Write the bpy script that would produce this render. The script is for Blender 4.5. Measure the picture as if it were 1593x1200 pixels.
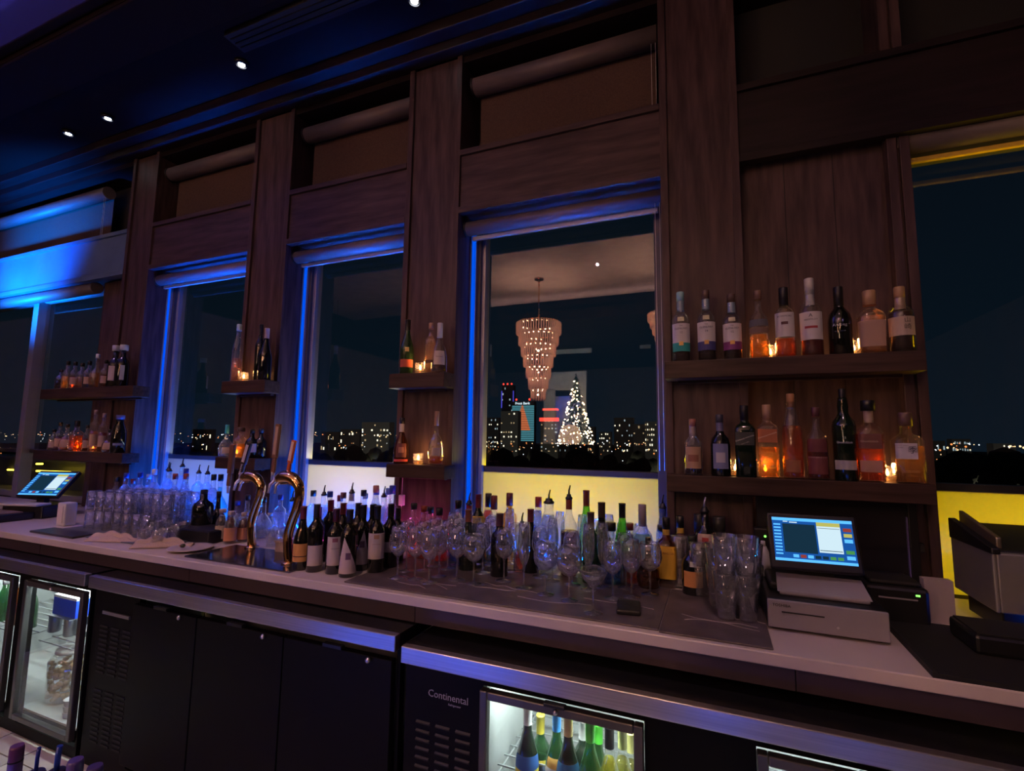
import bpy, bmesh, math, random
from mathutils import Vector, Matrix
random.seed(7)
for o in list(bpy.data.objects): bpy.data.objects.remove(o)
S = bpy.context.scene
COL = S.collection
# ------------------------------------------------------------ camera
F = 765.0; CX = 796.5; CY = 600.0
ROT = Matrix(((0.92535671, 0.0281684, 0.3780496), (0.3788366, -0.10570597, -0.91940692), (0.01406387, 0.99399839, -0.10848695)))
CAM = Vector((0, 0, 1.56))
cd = bpy.data.cameras.new('camera'); cam = bpy.data.objects.new('camera', cd); COL.objects.link(cam)
cd.sensor_width = 36; cd.lens = F / 1593 * 36; cd.clip_start = 0.05; cd.clip_end = 6000
cam.matrix_world = Matrix.Translation(CAM) @ ROT.to_4x4(); S.camera = cam
def ray(x, y): return ROT @ Vector((x - CX, CY - y, -F))
def onY(x, y, Y): d = ray(x, y); return CAM + d * (Y / d.y)
def onZ(x, y, z): d = ray(x, y); return CAM + d * ((z - CAM.z) / d.z)
GL = 2.65                                  # plane of the window glass
def refl(x, y, Yr):                        # room point at Y=Yr whose mirror image in the window glass is seen at this pixel
    p = onY(x, y, 2 * GL - Yr); return Vector((p.x, Yr, p.z))
# ------------------------------------------------------------ view, world
S.view_settings.view_transform = 'Standard'; S.view_settings.look = 'None'
S.view_settings.gamma = 1; S.view_settings.exposure = 0.0; S.view_settings.use_curve_mapping = False
W = bpy.data.worlds.new('night_sky'); S.world = W; W.use_nodes = True
n = W.node_tree.nodes; l = W.node_tree.links; n.clear()
wo = n.new('ShaderNodeOutputWorld'); bg = n.new('ShaderNodeBackground'); l.new(bg.outputs[0], wo.inputs[0])
tc = n.new('ShaderNodeTexCoord'); sx = n.new('ShaderNodeSeparateXYZ'); l.new(tc.outputs['Generated'], sx.inputs[0])
rp = n.new('ShaderNodeValToRGB'); l.new(sx.outputs[2], rp.inputs[0])
e = rp.color_ramp.elements; e[0].position = 0.0; e[0].color = (0.0030, 0.0085, 0.0155, 1); e[1].position = 0.6; e[1].color = (0.0022, 0.0040, 0.0070, 1)
l.new(rp.outputs[0], bg.inputs[0]); bg.inputs[1].default_value = 1.0
# ------------------------------------------------------------ lamps of the room and added fill
def area(name, loc, aim, sx_, sy_, power, color, spread=180):
    d = bpy.data.lights.new(name, 'AREA'); d.shape = 'RECTANGLE'; d.size = sx_; d.size_y = sy_; d.energy = power; d.color = color
    d.spread = math.radians(spread)
    o = bpy.data.objects.new(name, d); COL.objects.link(o); o.location = loc
    o.rotation_euler = (Vector(aim) - Vector(loc)).to_track_quat('-Z', 'Y').to_euler(); return o
def spot(name, loc, aim, power, color, deg, blend=0.6, r=0.04):
    d = bpy.data.lights.new(name, 'SPOT'); d.energy = power; d.color = color; d.spot_size = math.radians(deg); d.spot_blend = blend; d.shadow_soft_size = r
    o = bpy.data.objects.new(name, d); COL.objects.link(o); o.location = loc
    o.rotation_euler = (Vector(aim) - Vector(loc)).to_track_quat('-Z', 'Y').to_euler(); return o
def point(name, loc, power, color, r=0.01):
    d = bpy.data.lights.new(name, 'POINT'); d.energy = power; d.color = color; d.shadow_soft_size = r
    o = bpy.data.objects.new(name, d); COL.objects.link(o); o.location = loc; return o
BLUE = (0.0, 0.10, 1.0); WARM = (1.0, 0.50, 0.26); COOL = (0.80, 1.0, 0.97); PURP = (0.42, 0.16, 1.0)
spot('fill_spot_right', (2.2, -2.6, 4.1), (0.3, 2.4, 1.7), 16, (0.75, 0.45, 1.0), 70, 1.0, 0.02)  # this and the next two: unseen spots added as ambient fill
spot('fill_spot_left', (-1.8, -2.9, 4.6), (-1.2, 2.4, 1.9), 22, (0.95, 0.42, 0.75), 75, 1.0, 0.02)
spot('violet_fill_spot', (-4.4, -2.6, 4.6), (-2.6, 2.4, 2.4), 26, (0.42, 0.25, 1.0), 80, 1.0, 0.02)
for k_, x_ in enumerate((-4.6, -3.0, -1.4, 0.2)):
    spot('counter_downlight', (x_, 0.9, 3.95), (x_, 1.80, 0.9), 44, (1.0, 0.60, 0.62), 66, 1.0, 0.04)
area('tray_fill_uplight', (-2.6, -5.05, 4.30), (-2.6, -4.4, 4.72), 7.8, 0.10, 40, (1.0, 0.56, 0.50))  # unseen uplight added to brighten the tray ceiling and warm the room
spot('cyan_wall_uplight', (-6.1, 1.60, 2.2), (-5.95, 2.43, 3.06), 1500, (0.0, 0.15, 1.0), 72, 1.0, 0.10)
area('blue_cove_light', (-5.4, 1.38, 4.25), (-5.4, 0.9, 4.72), 4.0, 0.05, 110, (0.10, 0.10, 1.0))
for x_, w_ in ((-2.42, .10), (-2.22, .16), (-2.02, .05), (-1.88, .12), (-1.70, .06), (-1.50, .18), (-1.30, .08), (-1.16, .10), (-0.02, .10), (0.55, .05)):
    area('blue_bar_underlight', (x_, 0.22, 0.22), (x_, 1.6, 0.55), w_, 0.12, w_ * 3.2, BLUE)
spot('magenta_soffit_spot', (-1.4, 0.5, 2.9), (-1.3, 1.9, 4.0), 2, (0.55, 0.06, 0.7), 80, 1.0)
S.cycles.transparent_max_bounces = 48; S.cycles.max_bounces = 10; S.cycles.caustics_reflective = False; S.cycles.caustics_refractive = False
area('facade_fill_light', (-150, 180, -30), (-160, 500, -10), 700, 30, 3.5e5, (1.0, 0.85, 0.62))  # area lamp added to brighten the fronts of the far buildings
# ------------------------------------------------------------ materials
MATS = {}
def mat(name, color, rough=0.5, metal=0.0, emit=None, es=0.0, spec=0.5, grain=None, scale=(1, 1, 1), bump=0.0, coat=0.0):
    if name in MATS: return MATS[name]
    m = bpy.data.materials.new(name); m.use_nodes = True; MATS[name] = m
    nt = m.node_tree; p = nt.nodes['Principled BSDF']
    p.inputs['Roughness'].default_value = rough; p.inputs['Metallic'].default_value = metal; p.inputs['Specular IOR Level'].default_value = spec
    p.inputs['Coat Weight'].default_value = coat; p.inputs['Coat Roughness'].default_value = 0.1
    c = (*color, 1)
    p.inputs['Base Color'].default_value = c
    tcn = nt.nodes.new('ShaderNodeTexCoord'); mp = nt.nodes.new('ShaderNodeMapping'); nz = nt.nodes.new('ShaderNodeTexNoise')
    mp.inputs['Scale'].default_value = scale; nt.links.new(tcn.outputs['Object'], mp.inputs[0]); nt.links.new(mp.outputs[0], nz.inputs[0])
    nz.inputs['Scale'].default_value = 5; nz.inputs['Detail'].default_value = 5
    g = grain if grain is not None else 0.12
    r = nt.nodes.new('ShaderNodeValToRGB'); nt.links.new(nz.outputs[0], r.inputs[0])
    r.color_ramp.elements[0].position = 0.3; r.color_ramp.elements[1].position = 0.7
    r.color_ramp.elements[0].color = (*[v * (1 - g) for v in color], 1); r.color_ramp.elements[1].color = (*[min(1, v * (1 + g)) for v in color], 1)
    nt.links.new(r.outputs[0], p.inputs['Base Color'])
    if bump:
        b = nt.nodes.new('ShaderNodeBump'); b.inputs['Strength'].default_value = bump; b.inputs['Distance'].default_value = 0.002
        nt.links.new(nz.outputs[0], b.inputs['Height']); nt.links.new(b.outputs[0], p.inputs['Normal'])
    if emit: p.inputs['Emission Color'].default_value = (*emit, 1); p.inputs['Emission Strength'].default_value = es
    return m
def glassy(name, tint, base=0.05, k=0.85, power=3.2, rough=0.02, trl=0.0, trlcol=None):
    """thin glass: tinted transparency plus a mirror that grows towards grazing view; trl = share of cloudy light inside (liquids)"""
    if name in MATS: return MATS[name]
    m = bpy.data.materials.new(name); m.use_nodes = True; MATS[name] = m
    nt = m.node_tree; nt.nodes.clear(); N = nt.nodes.new; L = nt.links.new
    out = N('ShaderNodeOutputMaterial'); tr = N('ShaderNodeBsdfTransparent'); tr.inputs[0].default_value = (*tint, 1)
    gl = N('ShaderNodeBsdfGlossy'); gl.inputs[0].default_value = (1, 1, 1, 1); gl.inputs['Roughness'].default_value = rough
    lw = N('ShaderNodeLayerWeight'); lw.inputs[0].default_value = 0.5
    pw = N('ShaderNodeMath'); pw.operation = 'POWER'; pw.inputs[1].default_value = power; L(lw.outputs['Facing'], pw.inputs[0])
    ma = N('ShaderNodeMath'); ma.operation = 'MULTIPLY_ADD'; ma.inputs[1].default_value = k; ma.inputs[2].default_value = base; L(pw.outputs[0], ma.inputs[0]); ma.use_clamp = True
    under = tr
    if trl > 0:
        tl = N('ShaderNodeBsdfTranslucent'); tl.inputs[0].default_value = (*(trlcol or tint), 1)
        df = N('ShaderNodeBsdfDiffuse'); df.inputs[0].default_value = (*(trlcol or tint), 1)
        m0 = N('ShaderNodeMixShader'); m0.inputs[0].default_value = 0.35; L(tl.outputs[0], m0.inputs[1]); L(df.outputs[0], m0.inputs[2])
        m1 = N('ShaderNodeMixShader'); m1.inputs[0].default_value = trl; L(tr.outputs[0], m1.inputs[1]); L(m0.outputs[0], m1.inputs[2]); under = m1
    mx = N('ShaderNodeMixShader'); L(ma.outputs[0], mx.inputs[0]); L(under.outputs[0], mx.inputs[1]); L(gl.outputs[0], mx.inputs[2]); L(mx.outputs[0], out.inputs[0])
    return m
def glow(name, color, s):
    if name in MATS: return MATS[name]
    m = bpy.data.materials.new(name); m.use_nodes = True; MATS[name] = m
    nt = m.node_tree; nt.nodes.clear(); o = nt.nodes.new('ShaderNodeOutputMaterial'); e = nt.nodes.new('ShaderNodeEmission')
    e.inputs[0].default_value = (*color, 1); e.inputs[1].default_value = s; nt.links.new(e.outputs[0], o.inputs[0]); return m
WOOD = mat('walnut_wall', (0.068, 0.042, 0.043), 0.42, spec=0.22, grain=0.45, scale=(6, 6, 0.7), bump=0.15)
WOODH = mat('walnut_rail', (0.060, 0.037, 0.040), 0.40, spec=0.22, grain=0.40, scale=(0.7, 6, 6), bump=0.15)
SHELFM = mat('walnut_shelf', (0.045, 0.025, 0.020), 0.45, spec=0.22, grain=0.45, scale=(0.7, 8, 8), bump=0.15)
SHADE = mat('shade_cloth', (0.085, 0.055, 0.045), 0.95, spec=0.1, grain=0.15, scale=(30, 30, 30))
TUBE = mat('shade_tube', (0.11, 0.085, 0.085), 0.5)
WOODD = mat('walnut_painted_shade', (0.015, 0.009, 0.010), 0.45, spec=0.22, grain=0.3, scale=(0.7, 6, 6), bump=0.15)  # shade around the unlit header and crown painted into the wood colour
SOLIDG = bpy.data.materials.new('solid_glass'); SOLIDG.use_nodes = True; _p = SOLIDG.node_tree.nodes['Principled BSDF']; _p.inputs['Transmission Weight'].default_value = 1.0; _p.inputs['Roughness'].default_value = 0.02; _p.inputs['IOR'].default_value = 1.5; _p.inputs['Base Color'].default_value = (0.96, 0.97, 1, 1)
ALU = mat('window_aluminium', (0.30, 0.29, 0.30), 0.38, 0.4)
STEEL = mat('brushed_steel', (0.66, 0.65, 0.66), 0.33, 1.0, grain=0.15, scale=(0.5, 20, 40))
STONE = mat('pale_stone_top', (0.60, 0.53, 0.50), 0.30, grain=0.06)
BLACK = mat('black_paint', (0.010, 0.010, 0.011), 0.35)
BLACKM = mat('black_matt', (0.008, 0.008, 0.009), 0.7)
PLAS = mat('black_plastic', (0.008, 0.008, 0.009), 0.4)
DARKC = mat('dark_ceiling', (0.008, 0.0035, 0.0030), 0.8, spec=0.15)
WHITEP = mat('white_plastic', (0.55, 0.54, 0.55), 0.5)
PAPER = mat('white_paper', (0.60, 0.55, 0.54), 0.8)
CLEAR = glassy('clear_glass', (0.97, 0.98, 0.98), 0.12, 0.88, 1.8, 0.015, 0.09, (0.9, 0.93, 1.0))
BCLEAR = glassy('bottle_glass', (0.93, 0.95, 0.95), 0.07, 0.85, 2.2, 0.03, 0.05, (0.9, 0.93, 1.0))
PANE = glassy('window_glass', (0.87, 0.90, 0.91), 0.12, 0.88, 4.0, 0.0)
GOLD = mat('gold_tap', (0.85, 0.50, 0.20), 0.12, 1.0)
# ------------------------------------------------------------ mesh helpers
class MB:
    def __init__(s): s.v = []; s.f = []; s.m = []; s.sm = []
    def box(s, x0, x1, y0, y1, z0, z1, mi=0):
        if x0 > x1: x0, x1 = x1, x0
        if y0 > y1: y0, y1 = y1, y0
        if z0 > z1: z0, z1 = z1, z0
        b = len(s.v); s.v += [(x, y, z) for z in (z0, z1) for x, y in ((x0, y0), (x1, y0), (x1, y1), (x0, y1))]
        for q in ((3, 2, 1, 0), (4, 5, 6, 7), (0, 1, 5, 4), (1, 2, 6, 5), (2, 3, 7, 6), (3, 0, 4, 7)):
            s.f.append([b + i for i in q]); s.m.append(mi); s.sm.append(False)
        return s
    def quad(s, pts, mi=0):
        b = len(s.v); s.v += [tuple(p) for p in pts]; s.f.append(list(range(b, b + len(pts)))); s.m.append(mi); s.sm.append(False); return s
    def lathe(s, prof, seg=20, c=(0, 0), mi=0, sq=None, close=True):
        """prof: (z, r[, squareness]); rounded-square sections where squareness > 0"""
        b = len(s.v)
        for p in prof:
            q = p[2] if len(p) > 2 else 0
            for k in range(seg):
                a = 2 * math.pi * k / seg; ca, sa = math.cos(a), math.sin(a)
                rr = p[1]
                if q: e_ = 2 + 6 * q; rr = p[1] / (abs(ca) ** e_ + abs(sa) ** e_) ** (1 / e_)
                s.v.append((c[0] + rr * ca, c[1] + rr * sa, p[0]))
        for i in range(len(prof) - 1):
            for k in range(seg):
                k2 = (k + 1) % seg
                s.f.append([b + i * seg + k, b + i * seg + k2, b + (i + 1) * seg + k2, b + (i + 1) * seg + k]); s.m.append(mi); s.sm.append(True)
        if close:
            s.f.append([b + k for k in range(seg)][::-1]); s.m.append(mi); s.sm.append(False)
            t = b + (len(prof) - 1) * seg; s.f.append([t + k for k in range(seg)]); s.m.append(mi); s.sm.append(False)
        return s
    def tube(s, pts, r, seg=8, mi=0):
        pts = [Vector(p) for p in pts]; b = len(s.v); rs = r if isinstance(r, (list, tuple)) else [r] * len(pts)
        for i, p in enumerate(pts):
            d = (pts[min(i + 1, len(pts) - 1)] - pts[max(i - 1, 0)]).normalized()
            u = d.cross(Vector((0, 1, 0.001)) if abs(d.y) < 0.9 else Vector((1, 0, 0))).normalized(); w = d.cross(u)
            for k in range(seg):
                a = 2 * math.pi * k / seg; s.v.append(tuple(p + (u * math.cos(a) + w * math.sin(a)) * rs[i]))
        for i in range(len(pts) - 1):
            for k in range(seg):
                k2 = (k + 1) % seg; s.f.append([b + i * seg + k, b + (i + 1) * seg + k, b + (i + 1) * seg + k2, b + i * seg + k2]); s.m.append(mi); s.sm.append(True)
        s.f.append([b + k for k in range(seg)]); s.m.append(mi); s.sm.append(False)
        t = b + (len(pts) - 1) * seg; s.f.append([t + k for k in range(seg)][::-1]); s.m.append(mi); s.sm.append(False); return s
    def ball(s, c, r, seg=8, mi=0, sz=1):
        prof = [(c[2] + r * sz * math.sin(a), max(1e-4, r * math.cos(a))) for a in [math.pi * (i / (seg // 2) - 0.5) for i in range(seg // 2 + 1)]]
        return s.lathe(prof, seg, (c[0], c[1]), mi)
    def mesh(s, name, mats):
        me = bpy.data.meshes.new(name); me.from_pydata(s.v, [], s.f)
        for m in (mats if isinstance(mats, (list, tuple)) else [mats]): me.materials.append(m)
        me.polygons.foreach_set('material_index', s.m); me.polygons.foreach_set('use_smooth', s.sm); me.update(); return me
    def build(s, name, mats, parent=None, loc=None, bevel=0):
        return put(name, s.mesh(name, mats), parent, loc, bevel)
def put(name, me, parent=None, loc=None, bevel=0):
    o = bpy.data.objects.new(name, me); COL.objects.link(o)
    if parent: o.parent = parent
    if loc is not None: o.location = loc
    if bevel:
        b = o.modifiers.new('bevel', 'BEVEL'); b.width = bevel; b.segments = 2; b.limit_method = 'ANGLE'
    return o
def box(name, m, x0, x1, y0, y1, z0, z1, parent=None, bevel=0):
    """box in world space, origin at its base centre (or in the parent's frame)"""
    px = parent.location if parent else Vector((0, 0, 0))
    cx_, cy_, cz_ = (x0 + x1) / 2, (y0 + y1) / 2, min(z0, z1)
    o = MB().box(x0 - cx_, x1 - cx_, y0 - cy_, y1 - cy_, z0 - cz_, z1 - cz_).build(name, m, parent, Vector((cx_, cy_, cz_)) - px, bevel); return o
def tag(o, label=None, cat=None, group=None, kind=None):
    if label: o['label'] = label
    if cat: o['category'] = cat
    if group: o['group'] = group
    if kind: o['kind'] = kind
    return o
def empty(name, loc=(0, 0, 0), rz=0):
    o = bpy.data.objects.new(name, None); COL.objects.link(o); o.location = loc; o.rotation_euler = (0, 0, rz); o.empty_display_size = 0.1; return o
def struct(name, loc=(0, 0, 0)): return tag(empty(name, loc), kind='structure')
def text_pts(s, size, extrude=0.0):
    c = bpy.data.curves.new('txt', 'FONT'); c.body = s; c.size = size; c.align_x = 'CENTER'; c.align_y = 'CENTER'; c.extrude = extrude; c.resolution_u = 2
    o = bpy.data.objects.new('txt', c); COL.objects.link(o)
    bpy.context.view_layer.update()
    me = bpy.data.meshes.new_from_object(o.evaluated_get(bpy.context.evaluated_depsgraph_get()))
    bpy.data.objects.remove(o); return me
def lettering(s, size, loc, m, parent=None, name='lettering', rot=(math.pi / 2, 0, 0), wide=1.0):
    me = text_pts(s, size, 0.0004); me.materials.append(m)
    for v in me.vertices: v.co.x *= wide
    o = put(name, me, parent, Vector(loc) - (parent.location if parent else Vector())); o.rotation_euler = rot; return o
# ------------------------------------------------------------ room shell
YP = 2.42; YF = 2.585
wb = struct('wall_back')
def pier(x0, x1, z0=0.0, z1=4.0, y=YP, depth=0.30):
    box('pier', WOOD, x0, x1, y + 0.012, y + depth, z0, z1, wb)
    box('stile', WOOD, x0, x0 + 0.035, y - 0.006, y + 0.012, z0, z1, wb, 0.002)
    box('stile', WOOD, x1 - 0.035, x1, y - 0.006, y + 0.012, z0, z1, wb, 0.002)
    box('rail', WOODH, x0 + 0.035, x1 - 0.035, y - 0.006, y + 0.012, 3.87, z1, wb, 0.002)
PIERS = [(-4.48, -4.15), (-3.055, -2.684), (-1.72, -1.346), (-0.212, 0.145)]
for a, b in PIERS: pier(a, b)
pier(0.72, 0.80, y=2.45, depth=0.27)
# recessed wood panelling right of the wide pier
box('panel', WOOD, 0.145, 0.72, 2.50, 2.72, 0.0, 2.89, wb)
for xx in (0.335, 0.53): box('panel_joint', BLACKM, xx - 0.0015, xx + 0.0015, 2.498, 2.502, 0.96, 2.87, wb)
# over-window panelling, ledges, clerestory recess
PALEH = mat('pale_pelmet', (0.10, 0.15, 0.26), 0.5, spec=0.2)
BAYS = [(-9.0, -4.48), (-4.15, -3.055), (-2.684, -1.72), (-1.346, -0.212), (0.145, 3.2)]
for i, (a, b) in enumerate(BAYS):
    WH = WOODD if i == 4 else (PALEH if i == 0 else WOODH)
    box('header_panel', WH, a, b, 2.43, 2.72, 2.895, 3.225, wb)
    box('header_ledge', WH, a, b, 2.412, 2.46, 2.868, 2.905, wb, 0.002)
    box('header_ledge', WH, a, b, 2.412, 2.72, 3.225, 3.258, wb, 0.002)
    box('clerestory_back', BLACKM, a, b, 2.66, 2.72, 3.258, 4.0, wb)
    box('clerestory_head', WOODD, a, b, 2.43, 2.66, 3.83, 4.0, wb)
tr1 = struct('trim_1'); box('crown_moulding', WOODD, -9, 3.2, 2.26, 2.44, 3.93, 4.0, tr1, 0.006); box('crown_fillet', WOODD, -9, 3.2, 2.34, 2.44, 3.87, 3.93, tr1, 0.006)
# ceiling: dropped soffit over the bar, high tray over the room
ce = struct('ceiling')
CEILB = mat('tray_plaster', (0.55, 0.50, 0.50), 0.8)
box('soffit', DARKC, -9, 3.2, 1.50, 2.72, 4.0, 4.9, ce)
box('soffit_band', DARKC, -9, 3.2, 1.44, 1.50, 4.03, 4.9, ce, 0.01)
box('soffit_band', DARKC, -9, 3.2, 1.50, 1.80, 3.975, 4.0, ce, 0.006)
box('tray_panel', CEILB, -9, 1.4, -5.2, 1.50, 4.72, 4.9, ce); box('low_ceiling', DARKC, 1.4, 5.2, -5.2, 1.50, 4.20, 4.9, ce)
box('low_ceiling', DARKC, -9, 5.2, -13, -5.2, 4.25, 4.9, ce)
box('low_ceiling', DARKC, -9.2, -9, -13, 2.7, 3.9, 4.9, ce)
box('uplight_shield', DARKC, -9, 1.4, -4.96, -4.92, 4.18, 4.42, ce); box('cove_shelf', DARKC, -9, 1.4, -5.2, -4.96, 4.18, 4.22, ce)  # lip added to keep the uplight strip out of the window reflections
# other walls
wl = tag(box('wall_left', mat('dark_wall', (0.10, 0.09, 0.095), 0.7), -9.2, -9.0, -13, 2.7, -0.06, 4.9), kind='structure')
wr = tag(box('wall_right', mat('dark_wall', (0, 0, 0)), 5.2, 5.4, -13, 2.7, -0.06, 4.9), kind='structure')
wf = tag(box('wall_front', mat('dark_wall', (0, 0, 0)), -9.2, 5.4, -13.2, -13, -0.06, 4.9), kind='structure')
box('pier', WOOD, 3.2, 5.2, 2.42, 2.72, -0.06, 4.9, wb)
fl = struct('floor', (0, 0, -0.06))
box('floor_base', mat('floor_grout', (0.12, 0.11, 0.10), 0.9), -9.2, 5.4, -13.2, 2.72, -0.12, -0.066, fl)
TILE = mat('floor_tile', (0.46, 0.43, 0.38), 0.45, grain=0.18)
tm = MB().box(-0.147, 0.147, -0.147, 0.147, -0.006, 0.006).mesh('tile', TILE)
for i in range(22):
    for j in range(6):
        o = put('tile', tm, fl, (-4.6 + i * 0.3, 0.15 + j * 0.3, 0.0))
# soffit fittings
for x, y in ((376, 97), (168, 181), (107, 205), (645, -3)):
    p = onZ(x, y, 4.0); t = empty('downlight', (p.x, p.y, 3.975))
    lab = {376: 'brightest recessed downlight in the dark soffit, left of the long slot', 168: 'right one of the two small downlights over the left end of the bar',
           107: 'left one of the two small downlights over the left end of the bar', 645: 'recessed downlight at the very top edge, right of the slot'}[x]
    tag(t, lab, 'downlight', 'recessed downlights in the soffit')
    MB().lathe([(0.0, 0.030), (0.0, 0.045), (0.024, 0.045), (0.024, 0.030)], 20, close=False).build('trim_ring', BLACK, t)
    MB().lathe([(0.004, 0.0001), (0.004, 0.020), (0.02, 0.020)], 16, close=False).build('lamp', glow('downlight_glow', (0.85, 0.9, 1.0), 30), t)
p = onZ(500, 30, 4.0)
sd = empty('slot_diffuser', (p.x, 1.93, 3.97)); tag(sd, 'long black slot air diffuser in the soffit right of the bright downlight', 'air vent')
MB().box(-0.62, 0.62, -0.07, 0.07, 0.0, 0.03).build('frame', BLACKM, sd)
for k in (-1, 0, 1): MB().box(-0.6, 0.6, k * 0.035 - 0.008, k * 0.035 + 0.008, -0.008, 0.0).build('slat', BLACK, sd)
# ------------------------------------------------------------ windows
FROST = bpy.data.materials.new('frosted_panel'); FROST.use_nodes = True
nt = FROST.node_tree; nt.nodes.clear(); o_ = nt.nodes.new('ShaderNodeOutputMaterial')
a_ = nt.nodes.new('ShaderNodeBsdfTranslucent'); a_.inputs[0].default_value = (0.8, 0.8, 0.78, 1)
b_ = nt.nodes.new('ShaderNodeBsdfDiffuse'); b_.inputs[0].default_value = (0.22, 0.22, 0.22, 1)
c_ = nt.nodes.new('ShaderNodeBsdfGlossy'); c_.inputs['Roughness'].default_value = 0.08
m1 = nt.nodes.new('ShaderNodeMixShader'); m1.inputs[0].default_value = 0.45; nt.links.new(a_.outputs[0], m1.inputs[1]); nt.links.new(b_.outputs[0], m1.inputs[2])
m2 = nt.nodes.new('ShaderNodeMixShader'); m2.inputs[0].default_value = 0.05; nt.links.new(m1.outputs[0], m2.inputs[1]); nt.links.new(c_.outputs[0], m2.inputs[2]); nt.links.new(m2.outputs[0], o_.inputs[0])
YEL = (1.0, 0.62, 0.0)
FD = mat('frame_dark', (0.05, 0.045, 0.055), 0.4)
def window(i, x0, x1, zt=2.88, yel=0.0, mull=()):
    w = struct('window_%d' % i, ((x0 + x1) / 2, GL, 0.95))
    box('frame_stile', FD, x0, x0 + 0.062, YF + 0.012, GL + 0.03, 0.95, zt, w, 0.003)
    if i in (1, 2, 3):
        box('jamb_glow_strip', glow('jamb_glow_blue', (0.0, 0.10, 1.0), 0.85), x0 + 0.009, x0 + 0.034, YF - 0.006, YF + 0.012, 0.96, zt - 0.05, w, 0.003)  # added glow stands in for blue light on the aluminium jamb
        box('channel_lip', ALU, x0 + 0.002, x0 + 0.008, YF - 0.012, YF + 0.012, 0.95, zt, w)
        box('channel_lip', ALU, x0 + 0.036, x0 + 0.040, YF - 0.004, YF + 0.012, 0.95, zt, w)
    box('frame_stile', FD, x1 - 0.055, x1, YF, GL + 0.03, 0.95, zt, w, 0.003)
    box('frame_bead', ALU, x0 + 0.055, x0 + 0.085, GL - 0.03, GL + 0.03, 0.95, zt, w, 0.003)
    box('frame_rail', ALU, x0 + 0.055, x1 - 0.055, GL - 0.02, GL + 0.03, zt - 0.05, zt, w, 0.003)
    box('frame_rail', mat('rail_dark', (0.03, 0.032, 0.035), 0.3), x0 + 0.055, x1 - 0.055, GL - 0.004, GL + 0.05, 1.366, 1.40, w, 0.003)
    for mx in mull: box('mullion', ALU, mx - 0.045, mx + 0.045, YF, GL + 0.03, 0.95, zt, w, 0.003)
    MB().quad([(x0 + 0.05, GL, 1.39), (x1 - 0.05, GL, 1.39), (x1 - 0.05, GL, zt - 0.02), (x0 + 0.05, GL, zt - 0.02)]).build('pane', PANE, w, -w.location)
    if yel is not None: box('frosted_panel', FROST, x0 + 0.05, x1 - 0.05, GL - 0.004, GL, 0.95, 1.37, w)
    return w
window(1, -4.15, -3.055); window(2, -2.684, -1.72); window(3, -1.346, -0.212); window(4, 0.735, 3.2)
window(5, -9.0, -4.93, yel=None, mull=(-6.12,))
box('lower_pane_rail', ALU, -8.95, -4.98, GL - 0.02, GL + 0.03, 0.95, 1.0, wb)
box('panel', WOOD, -4.93, -4.48, 2.53, 2.72, 0.0, 2.88, wb)
# floodlights on the terrace behind the frosted panels
area('terrace_light_a', (2.0, 3.05, 1.15), (2.0, 2.6, 1.17), 2.4, 0.35, 30, YEL)
area('terrace_light_b', (-0.78, 3.05, 1.28), (-0.78, 2.6, 1.26), 1.0, 0.2, 13, (1.0, 0.72, 0.0))
area('terrace_light_c', (-2.2, 3.05, 1.28), (-2.2, 2.6, 1.26), 0.9, 0.2, 11, (1.0, 0.85, 0.45))
area('terrace_light_d', (-3.6, 3.05, 1.28), (-3.6, 2.6, 1.26), 0.9, 0.12, 3, (0.6, 0.8, 1.0))
# blue led strips on the counter under windows 1-3 and behind the right-hand glasses
def led(x0, x1, y, z, label, power, lc=BLUE):
    t = empty('led_strip', ((x0 + x1) / 2, y, z)); tag(t, label, 'light strip', 'blue light strips at the back of the counter')
    MB().box(x0 - (x0 + x1) / 2, x1 - (x0 + x1) / 2, -0.012, 0.012, 0, 0.01).build('channel', ALU, t)
    a = area('led_light', (0, 0, 0.016), (0, 0, 1), x1 - x0, 0.016, power, lc); a.parent = t
    a = area('led_beam', (0, 0, 0.018), (0, 0, 1), x1 - x0, 0.012, power * .28, lc, 20); a.parent = t; return t
led(-4.0, -3.07, 2.50, 0.95, 'blue light strip behind the bottles under the leftmost narrow window', 32)
led(-2.52, -1.74, 2.50, 0.95, 'blue light strip behind the bottles under the pale panelled window', 21)
led(-1.18, -0.23, 2.45, 0.95, 'blue light strip behind the bottles under the window with the city view', 10)
led(-1.70, -1.38, 2.36, 0.95, 'short pink light strip behind the red bottles at the centre pier', 1.3, (1.0, 0.10, 0.45))
# ------------------------------------------------------------ roller shades
def shade(x0, x1, y, z, r, label, hem=None, chain=None, cloth=None, group='roller shades over the windows'):
    t = empty('roller_shade', ((x0 + x1) / 2, y, z)); tag(t, label, 'window shade', group); L = (x1 - x0) / 2
    MB().tube([(-L, 0, 0), (L, 0, 0)], r, 20).build('tube', TUBE, t)
    MB().tube([(-L - 0.012, 0, 0), (-L, 0, 0)], r * 1.08, 20).build('end_cap', PLAS, t)
    if cloth: MB().box(-L + 0.015, L - 0.015, r * 0.9, r * 0.9 + 0.003, cloth - z, 0).build('cloth', SHADE, t)
    if hem: MB().box(-L + 0.02, L - 0.02, r * 0.4, r * 0.4 + 0.02, hem[0] - z, hem[1] - z).build('hem_bar', hem[2], t, bevel=0.003)
    if chain:
        for dx in (0, 0.022): MB().tube([(L - 0.03 + dx, -0.02, 0.0), (L - 0.03 + dx, -0.02, chain - z)], 0.0016, 5).build('chain', WHITEP, t)
    return t
nm = ['leftmost narrow window', 'pale panelled window', 'city view window']
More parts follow.
